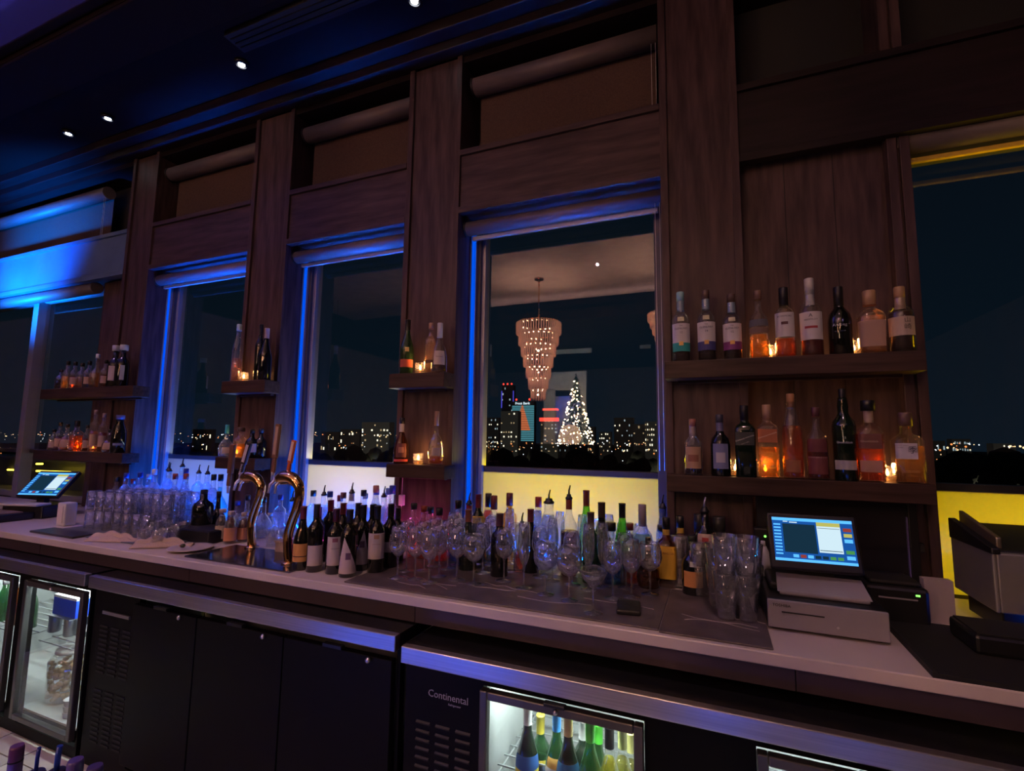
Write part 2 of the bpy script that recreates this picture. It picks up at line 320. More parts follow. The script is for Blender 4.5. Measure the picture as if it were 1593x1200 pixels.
for k, (a, b) in enumerate(BAYS[1:4]):
    shade(a + 0.02, b - 0.005, 2.50, 2.80, 0.042, 'rolled shade with blue-lit underside over the ' + nm[k], (2.735, 2.76, ALU), 1.42)
    shade(a + 0.05, b - 0.01, 2.50, 3.70, 0.055, 'brown roller shade drawn over the high panel above the ' + nm[k], None, 2.95, 3.26, 'roller shades over the high panels')
shade(0.76, 3.18, 2.50, 2.86, 0.05, 'dark rolled shade with a yellow-lit hem over the far right window', (2.778, 2.800, mat('hem_light_tint', (0.75, 0.50, 0.04), 0.5)))  # yellow light on the hem painted into its colour
shade(-8.9, -4.98, 2.50, 2.83, 0.05, 'dark rolled shade over the wide window at the far left', None, None)
shade(-8.9, -4.95, 2.50, 3.70, 0.055, 'roller shade drawn over the high panel at the far left', None, 2.95, 3.26, 'roller shades over the high panels')
area('hem_light', (2.0, 2.56, 2.70), (2.0, 2.51, 2.79), 2.2, 0.01, 0.5, YEL)
# ------------------------------------------------------------ stone worktop, fascia, fridges
CZ = 0.95
t = tag(empty('stone_worktop', (-2.4, 1.69, 0.91)), 'long pale stone worktop of the back bar under the windows', 'worktop')
box('slab', STONE, -9.0, 2.9, 1.69, 2.584, 0.912, CZ, t, 0.004)
FAS = mat('fascia_laminate', (0.055, 0.038, 0.05), 0.45)
t = tag(empty('counter_fascia', (-2.4, 1.72, 0.80)), 'dark laminate fascia running beneath the pale stone worktop', 'fascia')
for k in range(8): box('panel', FAS, -7.6 + k * 1.3, -7.6 + k * 1.3 + 1.297, 1.715, 1.74, 0.845, 0.911, t)
FBLK = mat('fridge_black', (0.005, 0.005, 0.005), 0.45, spec=0.12)
FIN = mat('fridge_lining', (0.55, 0.57, 0.57), 0.4, 0.3)
FY = 1.60; FB = 2.25
def fridge(x0, x1, z1, label, openings):
    """openings: list of (door x0, door x1, glass)"""
    t = tag(empty('bar_fridge', ((x0 + x1) / 2, FY, 0.0)), label, 'refrigerator', 'back bar refrigerators')
    zc = z1 - 0.058
    box('top', mat('fridge_top', (0.05, 0.05, 0.055), 0.25, 0.8), x0, x1, FY + 0.012, FB, zc + 0.01, z1 - 0.002, t)
    box('steel_edge', STEEL, x0, x1, FY - 0.02, FY + 0.012, zc, z1, t, 0.003)
    box('back', FIN, x0, x1, FB - 0.02, FB, 0.0, zc, t); box('base', FBLK, x0, x1, FY + 0.02, FB, -0.055, 0.0, t)
    xs = sorted([(a, b) for a, b, g in openings]); cur = x0
    for a, b in xs:
        if a - cur > 0.001: box('front_panel', FBLK, cur, a, FY + 0.02, FY + 0.05, 0.0, zc, t)
        cur = b
    if x1 - cur > 0.001: box('front_panel', FBLK, cur, x1, FY + 0.02, FY + 0.05, 0.0, zc, t)
    for a, b, g in openings:
        zt = zc - 0.035; fw = 0.028
        if g:
            ga = min(o_[0] for o_ in openings if o_[2]); gb = max(o_[1] for o_ in openings if o_[2])
            if a == ga: box('liner', FIN, a - 0.01, a, FY + 0.05, FB - 0.02, 0.0, zc, t); box('liner', FIN, gb, gb + 0.01, FY + 0.05, FB - 0.02, 0.0, zc, t); box('liner_floor', FIN, ga, gb, FY + 0.05, FB - 0.02, 0.05, 0.06, t)
            d = empty('door', (0, 0, 0)); d.parent = t
            FR = mat('door_frame_metal', (0.13, 0.125, 0.12), 0.35, 0.7)
            def bb(nm, m, X0, X1, Y0, Y1, Z0, Z1, bv=0):
                o = MB().box(X0 - t.location.x, X1 - t.location.x, Y0 - FY, Y1 - FY, Z0, Z1).build(nm, m, d, None, bv); return o
            bb('door_frame', FR, a, a + fw, FY - 0.012, FY + 0.018, 0.035, zt, 0.004); bb('door_frame', FR, b - fw, b, FY - 0.012, FY + 0.018, 0.035, zt, 0.004)
            bb('door_frame', FR, a + fw, b - fw, FY - 0.012, FY + 0.018, zt - fw, zt, 0.004); bb('door_frame', FR, a + fw, b - fw, FY - 0.012, FY + 0.018, 0.035, 0.035 + fw, 0.004)
            bb('glass', glassy('door_glass', (0.95, 0.97, 0.97), 0.03, 0.6, 4.0), a + fw, b - fw, FY, FY + 0.004, 0.035 + fw, zt - fw)
            bb('handle', PLAS, (a + b) / 2 - 0.035, (a + b) / 2 + 0.035, FY - 0.035, FY - 0.012, zt + 0.006, zt + 0.018, 0.003)
            MB().ball(((a + b) / 2 - t.location.x, -0.018, zt - 0.012), 0.009).build('lock', STEEL, d)
            bb('header', FBLK, a, b, FY + 0.02, FY + 0.05, zt + 0.002, zc)
            L = area('fridge_lamp', ((a + b) / 2, FY + 0.16, zc - 0.04), ((a + b) / 2, FY + 0.30, 0.1), b - a - 0.1, 0.03, 5.5, (0.86, 1.0, 0.95))
            box('lamp_tube', glow('fridge_tube_glow', (0.86, 1.0, 0.95), 5), a + 0.02, b - 0.02, FY + 0.08, FY + 0.095, zc - 0.03, zc - 0.02, t)
            for zz in (0.40,):
                sh = MB(); W_ = b - a
                for k in range(9): sh.box(a + 0.005 - t.location.x, b - 0.005 - t.location.x, 0.08 + k * 0.06, 0.085 + k * 0.06, zz, zz + 0.005)
                for k in range(3): sh.box(a + 0.02 + k * (W_ - 0.05) / 2 - t.location.x, a + 0.026 + k * (W_ - 0.05) / 2 - t.location.x, 0.08, 0.565, zz - 0.004, zz)
                sh.build('wire_shelf', mat('wire_grey', (0.45, 0.47, 0.48), 0.35, 0.5), t)
        else:
            box('door', FBLK, a + 0.003, b - 0.003, FY - 0.01, FY + 0.02, 0.035, zt, t, 0.003)
            o = MB().box(-0.045, 0.045, -0.02, 0, 0, 0.012).build('handle', PLAS, t, ((a + b) / 2 - t.location.x, -0.01, zt + 0.008))
            MB().lathe([(0, 0.010), (0.008, 0.010), (0.012, 0.004)], 12).build('lock', STEEL, t, (b - 0.10 - t.location.x, -0.018, zt - 0.01)).rotation_euler = (math.pi / 2, 0, 0)
    return t
LOUV = MB().box(-0.026, 0.026, -0.004, 0.004, -0.0035, 0.0035).mesh('louver', mat('louver_grey', (0.035, 0.033, 0.03), 0.45)); SLOT = MB().box(-0.026, 0.026, -0.001, 0.001, -0.0045, 0.0045).mesh('slot', BLACKM)
def grill(t, x0, x1, z0, z1, rows, me, nm, gap=None):
    cw = (x1 - x0) / 3
    for c in range(3):
        for r in range(rows):
            if gap and abs(r - gap) < 1.2: continue
            o = put(nm, me, t, (x0 + cw * (c + .5) - t.location.x, 0.018, z0 + (z1 - z0) * r / rows)); o.scale = (cw * 0.7 / 0.052, 1, 1)
            o.rotation_euler = (0.5 if nm == 'louver' else 0, 0, 0)
f1 = fridge(-4.75, -2.985, 0.843, 'black back bar fridge with lit glass door at far left, blue box inside', [(-4.35, -3.66, True), (-3.545, -2.998, True)])
f2 = fridge(-2.95, -1.095, 0.842, 'black solid-door back bar fridge between the two lit glass-door ones', [(-2.60, -2.155, False), (-2.155, -1.64, False), (-1.64, -1.11, False)])
f3 = fridge(-1.068, 1.9, 0.812, 'black back bar fridge with white script on its grill and lit wine bottles', [(-0.756, -0.220, True), (0.083, 0.62, True), (0.75, 1.3, True)])
grill(f2, -2.90, -2.63, 0.06, 0.62, 26, SLOT, 'slot', 13)
box('name_plate', STEEL, -2.87, -2.66, FY + 0.012, FY + 0.02, 0.66, 0.675, f2)
grill(f3, -1.03, -0.79, 0.20, 0.58, 13, LOUV, 'louver')
WHT = mat('white_print', (0.45, 0.45, 0.50), 0.6)
lettering('Continental', 0.034, (-0.892, FY + 0.018, 0.655), WHT, f3)
lettering('Refrigerator', 0.010, (-0.865, FY + 0.018, 0.632), WHT, f3)
# ------------------------------------------------------------ floating shelves
def fshelf(x0, x1, z0, z1, label, y0=2.29):
    t = tag(empty('floating_shelf', ((x0 + x1) / 2, YP, z0)), label, 'shelf', 'walnut floating shelves')
    box('board', SHELFM, x0, x1, y0, YP - 0.008, z0, z1, t, 0.003)
    box('cleat', SHELFM, x0 + 0.05, x1 - 0.05, YP - 0.035, YP - 0.008, z0 - 0.012, z0, t)
    return t
SU = 1.918; SL = 1.415
fshelf(-0.20, 0.75, 1.84, SU, 'upper long walnut shelf on the wide wall at right')
fshelf(-0.20, 0.75, 1.342, SL, 'lower long walnut shelf above the till screen')
fshelf(-1.695, -1.338, 1.836, SU, 'upper short walnut shelf beside the city view window')
fshelf(-1.69, -1.32, 1.342, SL, 'lower short walnut shelf beside the city view window')
fshelf(-3.045, -2.65, 1.836, SU, 'upper short walnut shelf between the two narrow left windows')
fshelf(-3.05, -2.69, 1.342, SL, 'lower short walnut shelf behind the tap handles')
fshelf(-5.2, -3.98, 1.836, SU, 'upper dark shelf at the far left above the small till')
fshelf(-5.2, -4.03, 1.342, SL, 'lower dark shelf at the far left above the small till')
# ------------------------------------------------------------ bottles
# profile: (z fraction, radius m, squareness, flag)
PROF = {
 'wine':    [(0, .034), (.01, .037), (.60, .037), (.66, .034), (.72, .022), (.76, .0155), (.80, .0145), (.985, .0145)],
 'burg':    [(0, .037), (.01, .040), (.42, .040), (.52, .036), (.64, .024), (.74, .0155), (.80, .0145), (.985, .0145)],
 'hock':    [(0, .034), (.01, .036), (.44, .036), (.60, .028), (.74, .018), (.82, .0145), (.985, .0145)],
 'spirit':  [(0, .036), (.01, .039), (.62, .039), (.67, .036), (.71, .022), (.75, .0155), (.90, .0145)],
 'whisky':  [(0, .037), (.01, .039), (.58, .040), (.64, .036), (.69, .023), (.73, .0175), (.80, .019), (.87, .016), (.90, .015)],
 'square':  [(0, .037, .9), (.01, .040, .9), (.66, .040, .9), (.71, .034, .6), (.75, .020, .1), (.79, .0155), (.90, .0150)],
 'squat':   [(0, .042), (.02, .046), (.50, .046), (.60, .040), (.68, .022), (.73, .0165), (.88, .0155)],
 'cognac':  [(0, .044), (.02, .047), (.30, .046), (.48, .036), (.60, .022), (.68, .0150), (.88, .0145)],
 'balloon': [(0, .040), (.05, .055), (.22, .062), (.38, .055), (.50, .035), (.58, .018), (.70, .0155), (.88, .0150)],
 'tall':    [(0, .033), (.01, .035), (.55, .033), (.68, .026), (.78, .0165), (.90, .0145)],
 'flask':   [(0, .038, .4), (.01, .043, .4), (.56, .047, .4), (.64, .042, .2), (.70, .024), (.75, .0165), (.88, .0155)],
 'jug':     [(0, .036), (.02, .040), (.55, .040), (.68, .030), (.80, .020), (.90, .020)],
 'block':   [(0, .037, 1), (.01, .041, 1), (.60, .041, 1), (.66, .030, .8), (.70, .018), (.82, .0175)],
}
def prof_at(kind, f):
    P = PROF[kind]
    for a, b in zip(P, P[1:]):
        if a[0] <= f <= b[0]:
            t = (f - a[0]) / max(1e-6, b[0] - a[0]); return a[1] + (b[1] - a[1]) * t, (a[2] if len(a) > 2 else 0)
    return P[-1][1], 0
def liquid(c): return glassy('liquid_%.2f_%.2f_%.2f' % c, tuple(min(1, v * 1.0) for v in c), 0.05, 0.7, 2.6, 0.03, 0.26, c)
GLASSC = {'clear': None, 'green': (0.10, 0.30, 0.12), 'lime': (0.35, 0.80, 0.10), 'brown': (0.30, 0.10, 0.03), 'blue': (0.25, 0.50, 0.95)}
def gmat(c):
    if c == 'clear': return BCLEAR
    if c == 'black': return mat('black_glass', (0.006, 0.007, 0.006), 0.06, spec=0.6, coat=0.5)
    if c == 'dgreen': return mat('dark_green_glass', (0.006, 0.014, 0.008), 0.07, spec=0.6, coat=0.5)
    return glassy('glass_' + c, GLASSC[c], 0.07, 0.7, 2.6, 0.03, 0.30, GLASSC[c])
CAPM = {}
def capm(c): return mat('cap_%.2f_%.2f_%.2f' % c, c, 0.35)
K = (0.012, 0.012, 0.014); RED = (0.22, 0.02, 0.02); WHC = (0.55, 0.53, 0.52); BLC = (0.02, 0.05, 0.35); GRY = (0.25, 0.24, 0.25); CORK = (0.35, 0.20, 0.10); TAN = (0.45, 0.28, 0.16)
def patch(kind, H, z0, z1, half, ac, off=0.0012, tri=None, sc=1.0):
    """curved label following the bottle, facing angle ac; tri tapers it to a point"""
    mb = MB(); rows = 6; cols = 10
    for i in range(rows + 1):
        f = z0 + (z1 - z0) * i / rows
        for j in range(cols + 1):
            h = half * (1 - i / rows if tri else 1); a = ac + (j / cols - 0.5) * 2 * h + ((tri or 0) * i / rows)
            r, q = prof_at(kind, f); r = r * sc + off
            if q: e_ = 2 + 6 * q; r = r / (abs(math.cos(a)) ** e_ + abs(math.sin(a)) ** e_) ** (1 / e_)
            mb.v.append((r * math.cos(a), r * math.sin(a), f * H))
    for i in range(rows):
        for j in range(cols):
            b = i * (cols + 1) + j; mb.f.append([b, b + 1, b + cols + 2, b + cols + 1]); mb.m.append(0); mb.sm.append(True)
    return mb
def wraptext(s, size, kind, H, f, ac, off=0.0030, m=None, tilt=0.0, sc=1.0):
    me = text_pts(s, size); r, q = prof_at(kind, f); r *= sc
    for v in me.vertices:
        x, y = v.co.x, v.co.y
        if tilt: x, y = x * math.cos(tilt) - y * math.sin(tilt), x * math.sin(tilt) + y * math.cos(tilt)
        a = ac + x / r; rr = r + off
        if q: e_ = 2 + 6 * q; rr = rr / (abs(math.cos(a)) ** e_ + abs(math.sin(a)) ** e_) ** (1 / e_)
        v.co = (rr * math.cos(a), rr * math.sin(a), f * H + y)
    me.materials.append(m or mat('ink', (0.03, 0.03, 0.05), 0.7)); return me
HLOG = []; OBST = []
def bottle(name, kind, X, Y, z, H, label, glass='clear', liq=None, fill=0.6, cap=K, capz=None, pour=False, labs=(), txt=(), group=None, neck=None, wax=None, capr=1.15, cat='bottle', sc=1.0, turn=0.0):
    t = tag(empty(name, (X, Y, z)), label, cat, group)
    P = [(p[0] * H, p[1] * sc, *(p[2:])) for p in PROF[kind]]
    gm = gmat(glass)
    MB().lathe(P, 24, close=True).build('glass', gm, t)
    top = P[-1][0]; rt = P[-1][1]
    if liq and glass in ('clear', 'blue', 'lime', 'green'):
        q = [(0.008 * 1, P[0][1] - 0.005, *(P[0][2:]))]
        for p in P[1:]:
            if p[0] < fill * H: q.append((p[0] + 0.004, p[1] - 0.0035, *(p[2:])))
        r, s_ = prof_at(kind, fill); q.append((fill * H, r * sc - 0.0035, s_))
        MB().lathe(q, 20).build('liquid', liquid(liq), t)
    ac = math.atan2(CAM.y - Y, CAM.x - X) + turn
    cz = (capz or PROF[kind][-1][0]) * H
    if cap and not pour:
        if kind in ('wine', 'burg', 'hock'):
            MB().lathe([(0.80 * H, rt + .0006), (0.985 * H, rt + .0010), (H * 0.985 + .001, rt + .002), (H, rt + .001), (H, 0.001)], 16, close=False).build('foil', capm(cap), t)
        else:
            rc = rt * capr
            MB().lathe([(cz - 0.004, rc), (H - 0.003, rc), (H, rc - 0.002)], 16).build('cap', capm(cap), t)
    if pour:
        MB().lathe([(top - 0.002, rt + .002), (top + 0.006, rt + .004), (top + 0.012, rt * .8), (top + 0.022, rt * .7)], 14).build('pourer_collar', capm(K), t)
        MB().tube([(0, 0, top + 0.02), (0, 0, top + 0.038), (0.006, 0, top + 0.062)], [0.005, 0.0042, 0.003], 8).build('pour_spout', STEEL if pour == 2 else capm(K), t)
        if cap and cap != K:
            MB().lathe([(top - 0.045, rt + .001), (top - 0.002, rt + .0012)], 16, close=False).build('neck_band', capm(cap), t)
    if wax: MB().lathe([(cz - 0.05, rt + .0015), (cz, rt + .0015)], 16, close=False).build('neck_band', capm(wax), t)
    for L in labs:
        z0, z1, half, col = L[:4]; kw = L[4] if len(L) > 4 else {}
        patch(kind, H, z0, z1, half, ac, sc=sc, **kw).build('label', mat('label_%.2f_%.2f_%.2f' % col, col, 0.7, grain=0.06), t)
    for T in txt:
        put('lettering', wraptext(T[0], T[1], kind, H, T[2], ac + (T[5] if len(T) > 5 else 0), m=mat('ink_%.2f_%.2f_%.2f' % T[3], T[3], 0.6) if len(T) > 3 else None, tilt=T[4] if len(T) > 4 else 0, sc=sc), t)
    if abs(z - CZ) < .02: OBST.append([t, max(p[1] for p in P) + .001, 0.0 if ('front row' in label or 'mustard yellow' in label or 'beside the right tap' in label or 'front' in label and name == 'wine_bottle') else 1.0])
    HLOG.append((label[:44], round(H, 3), round(Y, 2)))
    return t
def cb(kind, x, yt, Y, label, glass='clear', name='liquor_bottle', zb=CZ, yb=None, **k):
    """bottle seen with its top at pixel x, yt, standing at depth Y (or with its base at row yb)"""
    if yb is not None: b = onZ(x, yb, zb); Y = b.y + 0.03
    p = onY(x, yt, Y); H = p.z - zb
    if k.get('pour'): H0 = H; top = PROF[kind][-1][0]; H = (H0 - 0.062) / top
    return bottle(name, kind, p.x, Y, zb, H, label, glass, **k)
def candle(x, yflame, Y, z, label, pw=0.35, col=None):
    p = onY(x, yflame, Y); t = tag(empty('votive_candle', (p.x, Y, z)), label, 'candle', 'votive candles on the shelves')
    MB().lathe([(0, .022), (0.002, .028), (.06, .031), (.06, .029), (.006, .025)], 18, close=False).build('holder', col or CLEAR, t)
    MB().lathe([(0.002, .024), (.022, .025)], 16).build('wax', liquid((0.95, 0.75, 0.55)), t)
    MB().lathe([(.024, .001), (.030, .0055), (.038, .005), (.050, .0008)], 10).build('flame', glow('flame', (1.0, 0.55, 0.18), 38), t)
    L = point('candle_light', (0, 0, 0.058), pw, (1.0, 0.42, 0.12), 0.012); L.parent = t
AM = (1.0, 0.58, 0.16); AMD = (0.90, 0.32, 0.07); RD = (0.62, 0.16, 0.06); GOLDL = (0.95, 0.60, 0.15); DRK = (0.22, 0.05, 0.02)
CLR = (0.82, 0.88, 0.95); REDL = (0.95, 0.10, 0.06); ROSE = (0.95, 0.35, 0.25); BLUL = (0.20, 0.45, 0.95)
# upper right shelf
LW = (0.55, 0.52, 0.52); YS = 2.345
def gliv(x, yt, num, band, lab):
    cb('whisky', x, yt, YS, lab, name='whisky_bottle', zb=SU, liq=DRK, fill=0.3, cap=(0.10, 0.06, 0.05) if num != '12' else (0.30, 0.55, 0.55), capz=0.88, wax=(0.25, 0.35, 0.45),
       labs=((.22, .53, 1.15, LW), (.14, .26, 1.1, band, dict(off=.0020)), (.56, .62, .35, (0.50, 0.48, 0.30)), (.22, .275, .22, (0.75, 0.45, 0.12), dict(off=.0032))),
       txt=(('THE', .007, .495), ('GLENLIVET', .0115, .455), (num, .013, .40)))
gliv(1058, 455, '12', (0.02, 0.28, 0.26), 'whisky bottle with teal label band numbered 12, first on the upper right shelf')
gliv(1097, 452, '14', (0.05, 0.05, 0.18), 'whisky bottle with navy label band numbered 14, second on the upper right shelf')
gliv(1137, 458, '15', (0.16, 0.03, 0.14), 'whisky bottle with plum label band numbered 15, third on the upper right shelf')
R = dict(name='whisky_bottle', zb=SU)
cb('squat', 1178, 453, YS, 'round-shouldered bottle glowing amber before the candle on the upper right shelf', liq=AM, fill=.34, cap=(.2, .12, .09), labs=((.46, .56, 1.1, (.10, .10, .12)), (.36, .44, 1.1, (.16, .10, .08))), sc=.88, **R)
cb('spirit', 1218, 448, YS, 'whisky bottle with tall black stopper and arched white label, upper right shelf', liq=AMD, fill=.26, cap=K, capz=.74, capr=1.25, labs=((.28, .62, 1.1, LW), (.45, .49, .32, (.10, .04, .04), dict(off=.002))), txt=(('BOWMORE', .0105, .565),), **R)
cb('whisky', 1258, 434, YS, 'tallest bottle on the upper right shelf, white label and pale capsule', liq=RD, fill=.24, cap=WHC, capz=.80, wax=WHC, labs=((.20, .55, 1.2, LW), (.34, .37, .55, (.35, .05, .05), dict(off=.002))), txt=(('ABERFELDY', .0095, .45), ('A', .02, .50)), sc=1.06, **R)
cb('squat', 1303, 447, YS, 'black whisky bottle with pale gothic lettering, upper right shelf', 'black', cap=K, capz=.72, capr=1.25, sc=.93, txt=(('Ardbeg', .0165, .42, (.5, .5, .5)), ('TEN YEARS OLD', .005, .33, (.4, .4, .4))), **R)
cb('flask', 1351, 453, YS, 'frosted flask-shaped whisky bottle with tan label, upper right shelf', liq=(.9, .6, .4), fill=.58, cap=TAN, capz=.78, capr=1.5, labs=((.10, .50, 1.0, (.35, .22, .17)),), **R)
cb('whisky', 1398, 447, YS, 'last bottle on the upper right shelf, cream label with black brush characters', liq=DRK, fill=.60, cap=TAN, capz=.84, wax=(.40, .27, .20), labs=((.24, .52, 1.2, (.42, .33, .27)),), txt=(('山', .022, .46, (.03, .03, .03), 0, .45), ('崎', .024, .36, (.03, .03, .03), 0, .45)), sc=1.08, turn=0.0, **R)
# lower right shelf
R['zb'] = SL
cb('squat', 1077, 652, 2.335, 'stubby bottle with ornate tan label, first on the lower right shelf', liq=DRK, fill=.45, cap=(.30, .12, .09), wax=(.25, .2, .2), labs=((.12, .50, .9, (.36, .22, .14)), (.24, .36, .55, (.20, .08, .05), dict(off=.002))), sc=.84, **R)
cb('squat', 1119, 645, 2.335, 'dark stubby bottle with ornate blue crest label, second on the lower right shelf', 'black', cap=(.05, .05, .08), wax=(.10, .10, .2), labs=((.12, .52, .8, (.15, .17, .32)), (.22, .38, .45, (.35, .35, .42), dict(off=.002))), sc=.88, **R)
cb('square', 1157, 631, 2.335, 'square green-black bottle with slanted dark label, lower right shelf', 'dgreen', cap=K, capz=.80, labs=((.44, .62, .75, (.03, .035, .03)),), txt=(('JOHNNIE WALKER', .0075, .535, (.5, .5, .45), .42), ('GREEN LABEL', .005, .47, (.4, .4, .35), .42)), **R)
cb('square', 1192, 630, 2.335, 'square amber bottle lit by a candle, slanted orange label, lower right shelf', liq=AM, fill=.42, cap=TAN, capz=.80, labs=((.48, .66, .75, (.40, .13, .05)),), txt=(('JOHNNIE WALKER', .0075, .575, (.75, .6, .4), .42),), **R)
cb('jug', 1229, 613, 2.335, 'tall amber bottle with pointed pale capsule, lower right shelf', liq=(.9, .38, .10), fill=.62, cap=(.45, .22, .10), capz=.85, capr=.75, labs=((.08, .22, .7, (.30, .12, .05)),), **R)
cb('squat', 1268, 634, 2.335, 'dark amber bottle with maroon stacked labels, lower right shelf', liq=RD, fill=.55, cap=(.12, .05, .05), labs=((.38, .56, .95, (.14, .035, .035)), (.08, .32, .95, (.16, .04, .04)), (.30, .31, .9, (.4, .3, .25))), sc=.86, **R)
cb('whisky', 1309, 605, 2.335, 'dark green bottle with pointed stopper and silver stag print, lower right shelf', 'dgreen', cap=K, capz=.78, capr=.8, wax=(.35, .25, .2), sc=1.05, labs=((.12, .22, 1.0, (.38, .36, .36)),), txt=(('Glenfiddich', .0115, .41, (.55, .55, .55)), ('12', .012, .46, (.5, .5, .5))), **R)
cb('flask', 1349, 623, 2.335, 'flat-capped amber bottle with dark red arched label, lower right shelf', liq=(.95, .33, .08), fill=.58, cap=K, capz=.88, capr=1.7, wax=(.42, .30, .22), labs=((.40, .58, .8, (.14, .05, .04)), (.12, .26, .8, (.42, .22, .16))), txt=(('Glenfiddich', .0110, .49, (.5, .4, .3)),), sc=.95, **R)
cb('block', 1407, 642, 2.335, 'square clear bottle of pale gold with brushstroke label, last on the lower right shelf', liq=(.85, .55, .16), fill=.52, cap=(.12, .07, .06), capz=.82, labs=((.34, .56, .66, (.50, .47, .55)),), txt=(('季', .030, .46, (.03, .03, .08), 0, .35), ('SUNTORY WHISKY', .004, .53, (.1, .1, .15), 0, -.25), ('TOKI', .006, .50, (.1, .1, .15), 0, -.35)), sc=1.12, **R)
candle(1198, 538, 2.385, SU, 'lit candle between the amber and white-label bottles, upper right shelf', .5)
candle(1328, 540, 2.38, SU, 'dim candle between the black and frosted bottles, upper right shelf', .3)
candle(1190, 714, 2.39, SL, 'lit candle behind the slanted orange label bottle, lower right shelf', .6)
candle(1379, 720, 2.385, SL, 'lit candle beside the last square bottle, lower right shelf', .45)
candle(1143, 708, 2.39, SL, 'small red-tinted candle behind the dark blue crest bottle', .1)
# short shelves beside the city window
R['zb'] = SU; R['name'] = 'cognac_bottle'
cb('burg', 635, 498, 2.345, 'green cognac bottle with gold seal, left on the upper short centre shelf', 'green', liq=(.3, .25, .05), cap=K, labs=((.12, .26, 1.0, (.45, .08, .04)), (.40, .48, .28, (.65, .45, .15))), **R)
cb('spirit', 671, 503, 2.36, 'pale cloudy bottle behind the candle on the upper short centre shelf', liq=(.95, .70, .50), fill=.8, cap=TAN, labs=((.2, .26, 1.0, (.12, .05, .04)),), sc=.85, **R)
cb('cognac', 685, 503, 2.325, 'clear cognac bottle with square white label, upper short centre shelf', liq=DRK, fill=.16, cap=WHC, capz=.72, labs=((.14, .42, .75, (.50, .42, .36)),), txt=(('Hennessy', .0095, .30),), sc=.93, **R)
candle(654, 565, 2.345, SU, 'lit candle beside the green cognac bottle, upper short centre shelf', .6)
R['zb'] = SL
cb('cognac', 626, 650, 2.345, 'dark red liqueur bottle with oval crest, left on the lower short centre shelf', 'brown', cap=K, wax=(.5, .42, .35), labs=((.14, .44, .7, (.12, .03, .03)), (.24, .36, .35, (.35, .15, .12), dict(off=.002)), (.05, .10, 1.0, (.5, .05, .05))), sc=.92, **R)
cb('balloon', 680, 640, 2.345, 'clear long-necked decanter bottle with little amber left, lower short centre shelf', liq=(.85, .40, .12), fill=.16, cap=CORK, capz=.74, labs=((.18, .32, .5, (.40, .32, .28)),), sc=.72, **R)
candle(651, 706, 2.35, SL, 'lit candle between the crest bottle and the decanter, lower short centre shelf', .6)
# shelves between the narrow windows
R['zb'] = SU; R['name'] = 'liquor_bottle'
cb('tall', 373, 505, 2.345, 'rosy clear bottle before the candle on the upper left-centre shelf', liq=(.95, .55, .40), fill=.4, cap=(.4, .6, .7), **R)
cb('wine', 407, 505, 2.36, 'dark slim bottle at the back of the upper left-centre shelf', 'black', cap=K, sc=.8, **R)
cb('burg', 416, 511, 2.33, 'dark bottle with pale rounded stopper and blue sheen, upper left-centre shelf', 'black', cap=(.45, .32, .30), **R)
candle(380, 577, 2.35, SU, 'lit candle on the upper left-centre shelf', .5)
R['zb'] = SL
cb('balloon', 354, 661, 2.33, 'round clear bottle with turquoise stopper on the lower left-centre shelf', liq=CLR, fill=.3, cap=(.05, .45, .55), capz=.74, labs=((.12, .30, .5, (.5, .4, .36)),), sc=.72, **R)
cb('squat', 376, 665, 2.35, 'round amber bottle behind the shorter tap handle', liq=AM, fill=.45, cap=(.12, .08, .07), capr=1.5, **R)
cb('squat', 393, 668, 2.33, 'stubby bottle with white label and black shoulders behind the dotted tap handle', 'black', cap=K, labs=((.2, .5, .9, (.5, .45, .42)),), sc=.85, **R)
cb('squat', 407, 667, 2.37, 'dark round bottle farthest right on the lower left-centre shelf', 'black', cap=K, capr=1.4, sc=.8, **R)
candle(369, 696, 2.375, SL, 'lit candle behind the round bottles on the lower left-centre shelf', .4)
# far-left shelves
FL = [(96, 575, 'squat', 'clear', 'first'), (107, 562, 'squat', 'clear', 'second'), (118, 563, 'squat', 'clear', 'third'), (129, 565, 'squat', 'clear', 'fourth'), (140, 562, 'squat', 'clear', 'fifth'), (153, 551, 'balloon', 'clear', 'sixth'), (166, 560, 'squat', 'clear', 'seventh')]
rnd = random.Random(3)
for i, (x, y, kd, g, w) in enumerate(FL):
    cb(kd, x, y, 2.33 + .02 * (i % 2), '%s from the left of the stubby clear bottles on the far left upper shelf' % w, liq=(DRK, AM, RD, (.9, .5, .3))[i % 4], fill=.45, cap=K if i != 5 else CLR, labs=((.14, .4, .8, (.35, .22, .18)),) if i in (2, 4, 6) else (), sc=.8, zb=SU, group='stubby bottles on the far left upper shelf')
cb('squat', 182, 538, 2.35, 'dark bottle with glass stopper and label, left of the tall pair, far left upper shelf', 'black', cap=(.55, .55, .6), capr=1.8, labs=((.15, .5, .9, (.45, .36, .33)),), zb=SU)
cb('squat', 194, 537, 2.33, 'dark bottle with glass stopper at the right end of the far left upper shelf', 'black', cap=(.55, .55, .6), capr=1.8, labs=((.15, .5, .3, (.35, .38, .55)),), zb=SU)
candle(112, 603, 2.38, SU, 'dim reddish candle among the far left upper bottles', .10)
FL2 = [(85, 668, 'squat', 'first'), (95, 657, 'squat', 'second'), (106, 660, 'balloon', 'third'), (137, 662, 'tall', 'fifth'), (150, 638, 'spirit', 'tallest'), (163, 643, 'spirit', 'sixth'), (172, 668, 'balloon', 'seventh')]
